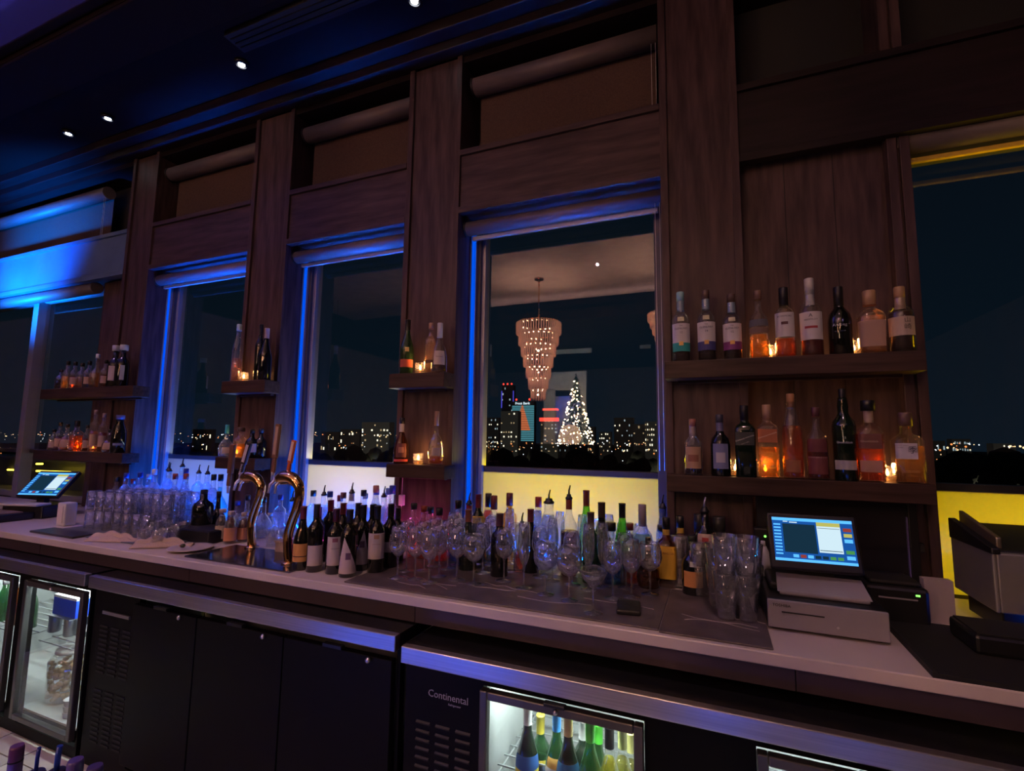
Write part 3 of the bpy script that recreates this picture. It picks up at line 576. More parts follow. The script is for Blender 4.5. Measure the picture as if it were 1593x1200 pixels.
for i, (x, y, kd, w) in enumerate(FL2):
    cb(kd, x, y, 2.33 + .02 * (i % 2), '%s of the tan-labelled bottles on the far left lower shelf' % w, liq=((.9, .5, .3), RD)[i % 2], fill=.5, cap=(.4, .27, .22) if i in (4, 5) else K, labs=((.14, .42, .9, (.42, .28, .22)),), sc=.78, zb=SL, group='bottles on the far left lower shelf')
cb('block', 121, 655, 2.34, 'glowing orange square bottle on the far left lower shelf', liq=(.98, .30, .05), fill=.52, cap=K, sc=.9, zb=SL)
cb('jug', 188, 646, 2.33, 'dark tapering decanter at the right end of the far left lower shelf', 'black', cap=(.1, .1, .25), capr=1.2, sc=1.2, labs=((.2, .26, .7, (.18, .2, .4)),), zb=SL)
candle(121, 693, 2.385, SL, 'candle behind the glowing orange square bottle', .30)
candle(147, 676, 2.385, SL, 'candle behind the tan-labelled bottles on the far left lower shelf', .15)
# ---- wine bottles on the counter
R = dict(name='wine_bottle')
LB = (0.50, 0.43, 0.42)
cb('burg', 473, 788, 0, 'dark wine bottle with orange label and red foil beside the right tap', 'black', yb=890, cap=(.16, .02, .03), labs=((.14, .42, 1.25, (.62, .30, .08)), (.215, .23, 1.26, (.04, .02, .02), dict(off=.002))), sc=.93, **R)
cb('wine', 494, 785, 0, 'black wine bottle with small square white label, second in the front row', 'black', yb=893, cap=K, labs=((.10, .40, .95, LB),), **R)
cb('wine', 502, 788, 2.02, 'black wine bottle between the first small-label ones, second row', 'black', cap=K, **R)
cb('wine', 510, 779, 2.05, 'dark wine bottle with red foil standing in the second row', 'black', cap=(.12, .015, .03), **R)
cb('wine', 524, 792, 0, 'black wine bottle with tall cream label and red crest, third in the front row', 'black', yb=896, cap=(.06, .01, .02), labs=((.14, .58, 1.0, LB), (.50, .56, .3, (.25, .08, .12), dict(off=.002))), txt=(('VIN ROUGE', .006, .40),), **R)
cb('wine', 545, 793, 0, 'black wine bottle with large white triangular label at the front', 'black', yb=901, cap=K, labs=((.06, .60, 1.35, (.55, .45, .46), dict(tri=-.5)), (.27, .37, .28, (.12, .06, .12), dict(off=.002))), **R)
cb('wine', 536, 783, 2.04, 'black wine bottle with reddish foil behind the triangular label one', 'black', cap=(.10, .02, .02), **R)
cb('wine', 566, 786, 0, 'black wine bottle with greyish triangular label in the second row', 'black', yb=890, cap=K, labs=((.10, .62, 1.1, (.38, .33, .36), dict(tri=.2)), (.36, .46, .3, (.08, .05, .08), dict(off=.002))), **R)
cb('wine', 557, 783, 2.06, 'plain black wine bottle behind the grey triangular label one', 'black', cap=K, **R)
cb('wine', 588, 787, 0, 'black wine bottle with broad white label and gold crest, right end of front row', 'black', yb=895, cap=K, labs=((.22, .60, 1.15, LB), (.52, .58, .3, (.38, .22, .12), dict(off=.002))), txt=(('CHATEAU', .0075, .44, (.3, .15, .1)),), **R)
cb('wine', 581, 785, 2.02, 'plain black wine bottle just behind the gold crest one', 'black', cap=K, **R)
cb('wine', 609, 784, 0, 'plain dark wine bottle right of the gold crest one beside the first stemmed glass', 'black', yb=887, cap=K, labs=((.26, .42, .8, (.30, .27, .32)),), **R)
cb('wine', 620, 790, 2.12, 'dark bottle with small black cap at the right end behind the wine row', 'black', cap=K, sc=.9, **R)
# ---- bright bottles behind the wine, blue lit
R = dict(glass='clear', liq=CLR, fill=.7)
for (x, y, kd, c, p, lb) in [(488, 763, 'squat', K, 0, 'round clear bottle with black cap right of the gold tap column'), (505, 755, 'spirit', K, 1, 'clear bottle with black pourer above the small-label wine bottle'),
    (519, 764, 'spirit', BLC, 0, 'clear bottle with blue cap behind the red foil wine bottle'), (529, 771, 'squat', RED, 0, 'clear bottle with short red cap behind the cream label wine bottle'),
    (537, 766, 'spirit', (.15, .06, .08), 0, 'clear bottle with maroon cap behind the cream label wine bottle'), (551, 751, 'tall', WHC, 1, 'pale-necked bottle with tall black pourer above the triangular label bottle'),
    (569, 768, 'spirit', GRY, 0, 'clear bottle with grey cap behind the grey triangular label bottle'), (575, 761, 'tall', K, 0, 'clear bottle with black cap at the back above the grey triangular label bottle'),
    (584, 761, 'spirit', BLC, 0, 'clear bottle with bright blue cap above the gold crest wine bottle'), (591, 755, 'tall', (.5, .25, .2), 0, 'clear bottle with salmon cap above the gold crest wine bottle'),
    (597, 757, 'tall', K, 1, 'dark-collared bottle with pourer right above the gold crest bottle'), (612, 755, 'squat', BLC, 0, 'round clear bottle with pale blue cap at the pier edge'),
    (601, 759, 'spirit', (.1, .2, .5), 0, 'clear bottle with navy cap beside the pale blue capped one')]:
    cb(kd, x, y, 2.40 if p else 2.33 + (x % 3) * .05, lb, cap=c, pour=p, **R)
for (x, y, kd, c, p, lb, liq) in [(404, 786, 'squat', GRY, 0, 'round clear bottle just right of the left tap column', CLR), (420, 772, 'balloon', K, 0, 'wide round clear bottle between the two gold taps', CLR),
    (436, 770, 'spirit', BLC, 0, 'clear bottle with blue cap between the two gold taps', CLR), (450, 764, 'squat', K, 1, 'round clear bottle with pourer just left of the right tap column', CLR),
    (386, 770, 'balloon', K, 0, 'round clear bottle with dark cap behind the left tap column', CLR), (369, 780, 'squat', BLC, 0, 'low clear bottle left of the left tap column', CLR), (412, 800, 'flask', (.3, .3, .35), 0, 'short square decanter between the gold taps', CLR)]:
    cb(kd, x, y, 2.30, lb, liq=liq, fill=.6, cap=c, pour=p, sc=.9)
# ---- left back cluster
LBK = [(182, 742, 'squat', K, 0, 'dark'), (197, 736, 'spirit', BLC, 0, 'blue-capped'), (208, 745, 'squat', RED, 0, 'red-capped low'), (219, 735, 'spirit', BLC, 0, 'second blue-capped'), (232, 738, 'tall', (.4, .5, .7), 0, 'pale-capped'),
    (241, 730, 'tall', CLR, 0, 'tall clear-necked'), (252, 731, 'spirit', RED, 0, 'bold red-capped'), (262, 719, 'spirit', K, 1, 'black pourer'), (269, 720, 'spirit', K, 1, 'second black pourer'),
    (274, 737, 'spirit', (.35, .05, .04), 0, 'orange-red capped'), (285, 713, 'tall', K, 1, 'tallest pourer'), (290, 737, 'spirit', (.4, .08, .06), 0, 'scarlet-capped'), (297, 729, 'tall', BLC, 0, 'deep blue capped'),
    (307, 723, 'spirit', K, 1, 'steel-tipped pourer'), (324, 724, 'spirit', K, 1, 'rightmost pourer'), (333, 738, 'spirit', K, 0, 'black-capped'), (344, 738, 'balloon', K, 0, 'round turquoise-tinted')]
for i, (x, y, kd, c, p, w) in enumerate(LBK):
    cb(kd, x, y, 2.40 - .10 * (i % 2) if not p else 2.43, '%s bottle in the blue-lit cluster under the leftmost narrow window' % w, glass='clear', liq=CLR if i != 16 else (.4, .85, .8), fill=.75, cap=c, pour=p, labs=((.15, .40, 1.0, (.40, .32, .34)),) if i in (6, 9, 11) else (), group='blue-lit bottles under the leftmost narrow window')
cb('squat', 318, 762, 2.12, 'large black round-shouldered bottle standing on the dark box at left', 'black', zb=CZ + .07, cap=K, sc=1.25, capr=1.0)
cb('balloon', 341, 765, 2.25, 'dark bulbous bottle with narrow neck right of the large black bottle', 'black', cap=K, sc=.8)
# ---- centre right: behind the stemware
cb('spirit', 645, 783, 2.25, 'red liqueur bottle with black cap, leftmost behind the stemware', liq=REDL, fill=.55, cap=K)
cb('spirit', 660, 787, 2.22, 'bottle with orange-red neck and black cap behind the stemware', liq=ROSE, fill=.7, cap=(.35, .07, .03))
cb('squat', 669, 789, 2.30, 'round rosy bottle with small black cap behind the stemware', liq=ROSE, fill=.6, cap=K)
cb('squat', 688, 790, 2.22, 'round pink bottle with black stopper in front of the purple pier', liq=(.95, .30, .30), fill=.6, cap=K)
cb('squat', 715, 777, 2.28, 'stout clear bottle with black cap glowing blue beside the window frame', liq=BLUL, fill=.55, cap=K)
cb('burg', 730, 791, 2.16, 'dark sparkling wine bottle with brown foil beneath a pourer', 'dgreen', cap=(.25, .09, .04), sc=1.05)
cb('tall', 727, 767, 2.33, 'slim bottle with black pourer and red neck beside the window frame', liq=REDL, fill=.5, cap=RED, pour=1)
cb('wine', 747, 769, 2.30, 'dark bottle with wine-red foil and yellow shoulder at the frosted panel edge', 'dgreen', cap=(.15, .02, .02), labs=((.58, .68, 1.0, (.6, .4, .05)),))
cb('tall', 759, 768, 2.36, 'red-filled bottle with tall black cap at the left of the yellow panel', liq=ROSE, fill=.74, cap=K, capz=.8)
cb('spirit', 769, 772, 2.30, 'clear bottle with maroon cap second in front of the yellow panel', liq=CLR, fill=.7, cap=(.15, .03, .03), capz=.8)
cb('spirit', 786, 768, 2.34, 'amber bottle with maroon cap in front of the yellow panel', liq=(.98, .55, .10), fill=.8, cap=(.14, .03, .04), capz=.82, sc=1.05)
cb('wine', 793, 797, 2.14, 'dark bottle with dark capsule in front of the amber one', 'black', cap=(.08, .03, .03), sc=1.05)
cb('wine', 809, 793, 2.16, 'dark bottle with wide wax-topped neck behind the tulip glasses', 'black', cap=(.14, .03, .04))
cb('spirit', 824, 797, 2.28, 'clear bottle with short dark pourer left of the pale red-capped bottle', liq=ROSE, fill=.4, cap=K, pour=1)
cb('tall', 836, 774, 2.33, 'pale blue-lit bottle with red cap left of the big clear pourer bottle', liq=CLR, fill=.8, cap=(.30, .03, .03), capz=.86)
cb('jug', 855, 762, 2.25, 'large clear round-shouldered bottle with black pourer before the yellow panel', liq=CLR, fill=.75, cap=K, pour=1, sc=1.12)
cb('squat', 887, 755, 2.22, 'clear bottle of deep red liqueur with black pourer before the yellow panel', liq=(.40, .03, .03), fill=.52, cap=(.20, .04, .03), pour=1, sc=.86)
cb('hock', 912, 763, 2.34, 'tall bright green wine bottle with red-brown foil before the yellow panel', 'lime', cap=(.22, .05, .02), name='wine_bottle')
cb('wine', 919, 797, 2.16, 'dark green bottle with black cap and pale band in front of the bright green one', 'green', cap=(.10, .07, .06), name='wine_bottle')
cb('burg', 941, 782, 2.26, 'near-black bottle with broad shoulder between the two green bottles', 'black', cap=(.06, .04, .02), sc=1.1)
cb('squat', 953, 812, 2.20, 'clear bottle with flat black lid between the green bottles', liq=BLUL, fill=.5, cap=K, capr=1.4)
cb('hock', 973, 784, 2.30, 'lime green wine bottle with black foil, right of the dark broad bottle', 'lime', cap=K, name='wine_bottle')
cb('spirit', 985, 815, 2.22, 'short bottle with dark red cap between the lime bottle and the blue one', liq=ROSE, fill=.5, cap=(.14, .03, .03))
cb('squat', 998, 786, 2.28, 'bottle with round pale blue label and grey capsule', liq=CLR, fill=.6, cap=(.28, .24, .30), capz=.72, labs=((.30, .62, .9, (.15, .42, .62)),))
cb('tall', 1022, 772, 2.33, 'clear bottle with blue-lit pourer at the right edge of the yellow panel', liq=CLR, fill=.6, cap=BLC, pour=1)
cb('tall', 1018, 818, 2.31, 'clear bottle with black flat cap left of the yellow-label liqueur', liq=CLR, fill=.5, cap=K, capr=1.3)
cb('balloon', 1008, 834, 2.22, 'squat brown round-bellied bottle behind the last stemmed glasses', 'brown', cap=K, capr=1.0, sc=.8)
# right cluster
cb('flask', 1036, 805, 0, 'brown liqueur bottle with tall mustard yellow label', 'brown', yb=915, cap=K, capz=.84, wax=(.45, .30, .05), labs=((.13, .60, 1.0, (.72, .42, .04)),), txt=(('KAHLÚA', .0125, .50, (.25, .08, .02)),), sc=.88)
cb('flask', 1058, 804, 2.30, 'dark liqueur bottle with yellow neck band behind the mustard label one', 'brown', cap=K, capz=.84, wax=(.45, .30, .05), sc=.88)
cb('spirit', 1071, 800, 2.32, 'black bottle with pale-rimmed straight cap left of the tall pourer', 'black', cap=(.02, .02, .02), capz=.75, capr=1.6)
cb('squat', 1077, 833, 2.18, 'black squat bottle with round orange-brown label behind the tumblers', 'black', cap=K, labs=((.16, .42, .9, (.50, .22, .08)), (.50, .58, .3, (.35, .38, .35))), sc=.95)
cb('spirit', 1097, 773, 2.28, 'black bottle with steel pourer and red and cream shield label', 'black', cap=K, pour=2, labs=((.50, .66, .8, (.48, .36, .32)), (.54, .62, .3, (.4, .05, .05), dict(off=.002))), sc=1.05)
cb('spirit', 1111, 803, 2.34, 'black bottle with pale flat cap right of the pourer bottle', 'black', cap=(.03, .03, .03), capz=.72, capr=1.7)
# ------------------------------------------------------------ stone mats / tray on the worktop
SLATE = mat('slate_mat', (0.095, 0.078, 0.084), 0.40, grain=0.35, scale=(2, 2, 2), bump=0.2)
def mat_slab(label, x0, x1, y0, y1, m=SLATE, cat='mat', veins=0, h=.006):
    t = empty('counter_mat', ((x0 + x1) / 2, (y0 + y1) / 2, CZ)); tag(t, label, cat)
    MB().box(-(x1 - x0) / 2, (x1 - x0) / 2, -(y1 - y0) / 2, (y1 - y0) / 2, 0, h).build('slab', m, t, bevel=.002)
    r = random.Random(int(x0 * 100))
    for k in range(veins):
        p = Vector((r.uniform(x0, x1) - t.location.x, r.uniform(-.15, 0), h)); pts = [p]
        for q in range(5): pts.append(pts[-1] + Vector((r.uniform(.03, .07), r.uniform(-.03, .02), 0)))
        pts = [v for v in pts if abs(v.x) < (x1 - x0) / 2 and abs(v.y) < (y1 - y0) / 2]
        if len(pts) > 1: MB().tube(pts, .0012, 4).build('vein', mat('vein_pale', (.34, .30, .29), .4), t)
    return t
mat_slab('long dark slate slab under the stemmed glasses', -1.46, -0.185, 1.722, 2.20, veins=7)
mat_slab('dark slate slab under the tall clear tumblers beside the till drawer', -0.183, 0.144, 1.71, 2.20, veins=3)
mat_slab('dark metal drip tray under the two gold beer taps', -2.47, -1.775, 1.73, 2.02, mat('tray_metal', (0.16, .15, .17), .12, .9), 'drip tray', h=.008)
mat_slab('grey mat under the blue-lit tumblers at left', -3.85, -2.80, 1.80, 2.30, mat('grey_mat', (.10, .11, .13), .5))
mat_slab('small black slate lying near the white napkin dispenser', -3.9, -3.45, 1.745, 1.87, mat('black_slate', (.035, .035, .045), .4), h=.012)
# ------------------------------------------------------------ glassware
ORD = ('first', 'second', 'third', 'fourth', 'fifth', 'sixth', 'seventh', 'eighth', 'ninth', 'tenth', 'eleventh', 'twelfth', 'thirteenth', 'fourteenth', 'fifteenth', 'sixteenth', 'seventeenth', 'eighteenth', 'nineteenth', 'twentieth', 'twenty-first', 'twenty-second', 'twenty-third', 'twenty-fourth', 'twenty-fifth', 'twenty-sixth')
GSPARK = glassy('thick_glass', (0.90, 0.92, 0.95), 0.16, 0.8, 1.4, 0.04, 0.14, (0.9, 0.93, 1.0))
def gl_mesh():
    g = {}
    def L(n, prof, seg=20, close=False): g[n] = MB().lathe(prof, seg, close=close).mesh(n, GSPARK if n in ('foot', 'stem') or 'base' in n else CLEAR)
    L('foot', [(0, .034), (.0022, .034), (.005, .012), (.010, .0045)], 20, True)
    L('stem', [(.010, .0040), (.05, .0034), (.082, .0040), (.090, .008)], 10, True)
    L('bowl_wine', [(.088, .003), (.094, .016), (.110, .031), (.130, .038), (.155, .0385), (.190, .033), (.215, .0285), (.2152, .0275), (.190, .032), (.155, .0375), (.130, .037), (.110, .030), (.096, .016), (.092, .003)], 24)
    L('bowl_flute', [(.088, .003), (.096, .012), (.125, .021), (.170, .0255), (.225, .024), (.262, .020), (.2622, .019), (.225, .023), (.17, .0245), (.125, .020), (.10, .010), (.097, .002)], 20)
    L('bowl_coupe', [(.088, .003), (.094, .015), (.120, .040), (.152, .056), (.1522, .055), (.12, .039), (.097, .014), (.094, .003)], 24)
    L('bowl_balloon', [(.088, .003), (.094, .020), (.115, .042), (.145, .050), (.175, .046), (.20, .036), (.2002, .035), (.175, .045), (.145, .049), (.115, .041), (.097, .019), (.093, .003)], 24)
    for nm, h, r0, r1 in (('tumbler', .115, .036, .040), ('rocks', .085, .038, .042), ('pint', .150, .030, .043)):
        L(nm + '_wall', [(0, r0 - .004), (.002, r0), (h, r1), (h + .001, r1 - .001), (h, r1 - .002), (.014, r0 - .003), (.013, .001)], 20)
        L(nm + '_base', [(0, .0005), (0, r0 - .004), (.011, r0 - .004), (.012, .0005)], 16, True)
    return g
GM = gl_mesh()
def stem_glass(kind, X, Y, label, group=None, s=1.0, z=CZ + .006):
    t = tag(empty({'wine': 'wine_glass', 'flute': 'flute_glass', 'coupe': 'coupe_glass', 'balloon': 'balloon_glass'}[kind], (X, Y, z)), label, 'glass', group)
    for n_ in ('foot', 'stem', 'bowl_' + kind):
        put({'foot': 'foot', 'stem': 'stem'}.get(n_, 'bowl'), GM[n_], t)
    t.scale = (s, s, s); return t
ST = [(614, 901, 'wine', 'slim wine glass at the left end of the stemware, beside the last wine bottle'), (641, 903, 'wine', 0), (663, 909, 'wine', 0), (631, 890, 'wine', 0), (653, 890, 'wine', 0), (679, 899, 'wine', 0), (694, 886, 'wine', 0),
 (707, 905, 'wine', 0), (718, 882, 'wine', 0), (672, 882, 'wine', 0), (733, 909, 'balloon', 'wide balloon glass at the front, below the sparkling wine bottle'), (748, 893, 'wine', 0), (756, 878, 'wine', 0), (767, 888, 'wine', 0), (781, 906, 'wine', 0),
 (800, 893, 'wine', 0), (812, 917, 'flute', 'tall flute at the front below the wax-topped bottle'), (790, 878, 'flute', 0), (826, 884, 'flute', 0), (838, 900, 'wine', 0), (846, 927, 'balloon', 'balloon glass at the front before the large clear pourer bottle'),
 (857, 905, 'flute', 0), (868, 886, 'flute', 0), (883, 937, 'balloon', 'balloon glass below the deep red liqueur bottle, in the front row'), (888, 912, 'wine', 0), (903, 895, 'flute', 0), (914, 920, 'flute', 'tall flute just behind the martini glass'),
 (921, 957, 'coupe', 'martini glass nearest the counter edge, left of the black phone'), (938, 915, 'flute', 0), (946, 895, 'flute', 0), (962, 930, 'wine', 0), (976, 912, 'wine', 0), (966, 893, 'wine', 0), (985, 928, 'wine', 'wine glass directly behind the black phone'), (993, 900, 'wine', 0),
 (1004, 915, 'balloon', 'last balloon glass at the right end of the stemware'), (930, 880, 'wine', 0), (735, 880, 'wine', 0), (700, 870, 'wine', 0), (845, 875, 'wine', 0)]
for a in ST:
    p = onZ(a[0], a[1], CZ + .006)
    lab = a[3] or {'wine': 'clear wine glass packed among the stemware, not in the front row', 'flute': 'tall flute packed among the wine glasses on the slate slab'}[a[2]]
    g_ = stem_glass(a[2], p.x, p.y + .02, lab, 'stemmed glasses on the long slate slab', {'flute': 1.0, 'wine': 1.02}.get(a[2], 1.0))
    OBST.append([g_, {'balloon': .051, 'coupe': .040, 'flute': .034}.get(a[2], .0395), 1.0])
def tumbler(kind, X, Y, z, label, group, flip=False):
    t = tag(empty({'pint': 'pint_glass', 'rocks': 'rocks_glass', 'tumbler': 'tumbler'}[kind], (X, Y, z)), label, 'glass', group)
    h = {'pint': .151, 'rocks': .086, 'tumbler': .116}[kind]
    for n_, nn in (('wall', 'wall'), ('base', 'thick_base')):
        o = put(nn, GM[kind + '_' + n_], t)
        if flip: o.scale = (1, 1, -1); o.location = (0, 0, h)
    return t
# left tumblers: two tiers
for r_, yb in enumerate((824, 816, 808, 800)):
    for c in range(7):
        p = onZ(122 + c * 19 + r_ * 3, yb + c * 2.2, CZ); X, Y = p.x, 1.985 + r_ * .09
        X = -3.74 + c * .094 + (r_ % 2) * .03
        for tier in (0, 1):
            if tier == 1 and r_ == 0 and c > 4: continue
            tumbler('tumbler', X, Y, CZ + .007 + tier * .1165, 'stacked upside-down tumbler, %s tier, %s row, %s from the left, blue-lit block' % (('lower', 'upper')[tier], ('front', 'second', 'third', 'back')[r_], ORD[c]), 'blue-lit stacked tumblers at left, %s tier row %d' % (('lower', 'upper')[tier], r_ + 1), True)
for i, (x, yb) in enumerate(((214, 848), (235, 851), (254, 845), (228, 836), (247, 833), (268, 838), (287, 833), (270, 826))):
    p = onZ(x, yb, CZ + .006); tumbler('rocks', p.x, p.y + .04, CZ + .006, ['rocks glass nearest the folded towel, with dark pourer bottle behind', 'second rocks glass from the left beside the towels', 'third rocks glass from the left, above the rolled towel', 'rocks glass in the second row behind the nearest two', 'second-row rocks glass above the rolled towel', 'rocks glass left of the black box', 'rocks glass touching the black box', 'rocks glass at the back beside the black box'][i], 'rocks glasses before the blue-lit bottles')
for i, (x, y0) in enumerate(((1131, 968), (1165, 972), (1143, 946), (1172, 950), (1118, 950))):
    p = onZ(x, y0, CZ + .006)
    for tier in range(2):
        tumbler('pint', p.x, p.y + .04, CZ + .007 + tier * (.075 if i > 1 else .128), '%s pint glass in the %s stack beside the till' % (('lower', 'upper')[tier], ('front left', 'front right', 'rear left', 'rear right', 'leftmost')[i]), 'stacked pint glasses beside the till')
for i, (x, y0) in enumerate(((1058, 915), (1090, 930), (1070, 903), (1098, 912))):
    p = onZ(x, y0, CZ + .006); tumbler('tumbler', p.x, p.y + .04, CZ + .007, ['tumbler beside the mustard-label liqueur bottle', 'front tumbler between the liqueur bottle and pint stacks', 'tumbler behind the one beside the mustard label', 'rear tumbler left of the pint stacks'][i], 'tumblers right of the mustard-label bottle')
    if i != 2: tumbler('rocks', p.x, p.y + .04, CZ + .125, ['glass stacked on the tumbler beside the mustard label', 'glass stacked on the front tumbler near the pints', '', 'glass stacked on the rear tumbler near the pints'][i], 'glasses stacked on the tumblers', True)
# ------------------------------------------------------------ taps
def tap(x, y, Y, xt, yt, label, n2):
    b = onY(x, y, Y); t = tag(empty('beer_tap', (b.x, Y, CZ + .008)), label, 'beer tap', 'gold beer taps'); H = onY(xt, yt, Y).z - CZ
    MB().lathe([(0, .036), (.006, .036), (.012, .022)], 20).build('flange', GOLD, t)
    pts = [(0, 0, .008), (-.012, 0, .07), (-.016, 0, .13), (.005, 0, .20), (.028, 0, .26), (.040, 0, .32), (.030, 0, H - .045), (-.01, 0, H - .015), (-.06, 0, H - .010), (-.10, 0, H - .022)]
    sm = []
    for i in range(len(pts) - 1):
        for q in range(4):
            p0 = Vector(pts[max(i - 1, 0)]); p1 = Vector(pts[i]); p2 = Vector(pts[i + 1]); p3 = Vector(pts[min(i + 2, len(pts) - 1)]); u = q / 4
            sm.append(0.5 * ((2 * p1) + (-p0 + p2) * u + (2 * p0 - 5 * p1 + 4 * p2 - p3) * u * u + (-p0 + 3 * p1 - 3 * p2 + p3) * u ** 3))
    sm.append(Vector(pts[-1])); MB().tube(sm, [.022 + .012 * min(1, max(0, (i / len(sm) - .6) * 4)) - .016 * max(0, (i / len(sm) - .9) * 8) for i in range(len(sm))], 16).build('column', GOLD, t)
    for k, dx in enumerate((-.115, -.075)):
        MB().tube([(dx, 0, H - .02), (dx - .005, -.03, H - .045), (dx - .01, -.035, H - .085)], [.011, .008, .006], 10).build('faucet', STEEL, t)
    return t, H
TAPH = mat('tap_wood', (.16, .07, .045), .35)
def handle(tp, xb, yb, xt, yt, Y, w, label, m, dots=False, face=None):
    a = onY(xb, yb, Y); b = onY(xt, yt, Y); t = empty('tap_handle', tuple(a - tp.location)); t['label'] = label; t.parent = tp; d = b - a; Lh = d.length
    MB().lathe([(-.02, .007), (.02, .009), (.03, .005)], 12).build('ferrule', STEEL, t)
    mb = MB().box(-w * .35, w * .35, -w * .25, w * .25, .02, Lh * .35).box(-w * .5, w * .5, -w * .28, w * .28, Lh * .35, Lh)
    o = mb.build('grip', m, t, bevel=.004)
    fm = MB().box(-w * .3, w * .3, -w * .32, -w * .28, Lh * .42, Lh * .95).build('inlay', face or mat('inlay_tan', (.40, .26, .20), .4), t)
    if dots:
        for k in range(6): MB().ball((0, -w * .3, Lh * (.05 + k * .055)), .005).build('dot', WHITEP, t)
    t.rotation_euler = (0, math.atan2(d.x, d.z), 0); return t
ty = onZ(390, 856, CZ).y + .02; tp1, _ = tap(392, 850, ty, 400, 742, 'gold swan-neck beer tap column at left with two handles', 0)
ty2 = onZ(452, 882, CZ).y + .02; tp2, _ = tap(450, 874, ty2, 470, 744, 'gold swan-neck beer tap column at right beside the orange-label wine', 0)
handle(tp1, 355, 762, 363, 692, ty, .034, 'short brown tap handle, leftmost of the four', TAPH, face=TAPH)
handle(tp1, 374, 740, 388, 690, ty, .034, 'slim tap handle with white dots and pale square head', mat('tap_black', (.03, .025, .03), .3), True, mat('inlay_pale', (.6, .52, .5), .5))
handle(tp2, 424, 742, 434, 660, ty2, .030, 'tall narrow dark wood tap handle with pale edges', TAPH)
handle(tp2, 447, 740, 458, 685, ty2, .026, 'orange-red tap handle leaning right before the blue frame', mat('tap_orange', (.55, .10, .02), .35), face=mat('inlay_cream', (.7, .55, .45), .5))
# ------------------------------------------------------------ small things on the left of the counter
CERAM = mat('ceramic', (.52, .45, .43), .3)
def place(name, x, y, label, cat, z=CZ, group=None, rz=0): p = onZ(x, y, z); return tag(empty(name, tuple(p), rz), label, cat, group)
t = place('dinner_plate', 296, 856, 'pale round plate by the counter edge left of the drip tray', 'plate')
MB().lathe([(0, .05), (.003, .06), (.010, .095), (.014, .108), (.017, .108), (.013, .094), (.006, .058), (.005, .001)], 32, close=False).build('rim', CERAM, t)
q = place('olive', 284, 853, 'small dark garnish lying on the pale plate', 'garnish', CZ + .012); MB().ball((0, 0, .012), .014, 10, sz=.8).build('olive_body', mat('olive_dark', (.05, .06, .03), .3), q); MB().ball((-.004, -.012, .014), .004).build('pit', mat('pimento', (.3, .05, .03), .4), q)
TOW = mat('towel_cloth', (.48, .37, .31), .95, grain=.1, scale=(40, 40, 40))
def towel(x, y, L, w, h, rz, label, seed):
    t = place('folded_towel', x, y, label, 'towel', rz=rz); r = random.Random(seed); me = bmesh.new(); NX, NY = 22, 10
    for layer in range(2):
        vs = []
        for i in range(NX + 1):
            u = i / NX; row = []
            for j in range(NY + 1):
                v = j / NY - .5; ww = w * (.65 + .35 * math.sin(u * 2.6 + seed + layer)); bulge = h * (.35 + .65 * math.sin(math.pi * min(1, u * 1.1 + .05)) ** .6) * (1 - (2 * v) ** 2 * .92) * (.6 if layer == 0 else 1)
                row.append(me.verts.new((L * (u - .5), v * ww + (layer * .012), .002 + bulge * (1 + .18 * math.sin(u * 17 + v * 9 + seed)) + layer * .002)))
            vs.append(row)
        for i in range(NX):
            for j in range(NY): me.faces.new((vs[i][j], vs[i + 1][j], vs[i + 1][j + 1], vs[i][j + 1])).smooth = True
        m_ = bpy.data.meshes.new('cloth'); me.to_mesh(m_); m_.materials.append(TOW); o = put('fold', m_, t); s_ = o.modifiers.new('s', 'SOLIDIFY'); s_.thickness = .003; me.clear()
    return t
towel(178, 842, .30, .10, .045, .25, 'crumpled cream towel in front of the stacked tumblers', 1)
towel(254, 852, .30, .09, .05, .45, 'rolled cream towel left of the pale plate', 2)
t = place('black_box', 300, 843, 'low black box holding the large black bottle at left', 'box'); MB().box(-.19, .15, -.02, .16, 0, .068).build('tray_body', PLAS, t, bevel=.006); MB().box(-.18, .14, -.012, .152, .068, .0705).build('tray_lid', BLACKM, t)
for i, (x, yb, yt, c, w) in enumerate(((347, 845, 800, (.50, .40, .34), 'cream'), (364, 848, 803, (.55, .24, .13), 'orange'), (378, 846, 806, (.45, .20, .12), 'rust'))):
    cb('jug', x, yt - 8, 0, 'small %s syrup bottle left of the left gold tap' % w, 'clear', liq=c, fill=.8, cap=(.5, .42, .38), yb=yb, name='syrup_bottle', sc=.85, labs=((.1, .5, 1.2, c),), group='syrup bottles left of the taps')
t = place('salt_shaker', 333, 836, 'tiny clear shaker between the plate and syrup bottles', 'shaker'); MB().lathe([(0, .013), (.03, .011), (.036, .008)], 14).build('glass', BCLEAR, t); MB().lathe([(.036, .009), (.046, .008), (.05, .003)], 14).build('cap', STEEL, t)
t = place('woven_box', 437, 862, 'small pale woven box between the two tap columns', 'box'); MB().box(-.045, .045, 0, .07, 0, .055).build('side', mat('woven', (.35, .27, .22), .8, scale=(40, 40, 40), grain=.4), t, bevel=.004); MB().box(-.048, .048, -.003, .073, .055, .062).build('lid', mat('woven', (0, 0, 0)), t)
t = place('glass_mug', 423, 850, 'clear glass mug glowing blue between the two tap columns', 'glass'); MB().lathe([(0, .03), (.004, .034), (.085, .034), (.085, .031), (.01, .030), (.009, .001)], 20, close=False).build('wall', CLEAR, t); MB().tube([(.033, 0, .07), (.06, 0, .065), (.06, 0, .03), (.033, 0, .02)], .004, 8).build('handle', CLEAR, t)
t = place('napkin_dispenser', 92, 819, 'white upright napkin dispenser right of the small till', 'dispenser'); MB().box(-.045, .045, 0, .07, 0, .15).build('side', WHITEP, t, bevel=.008); MB().box(-.03, .03, -.004, 0, .02, .13).build('slot', PAPER, t)
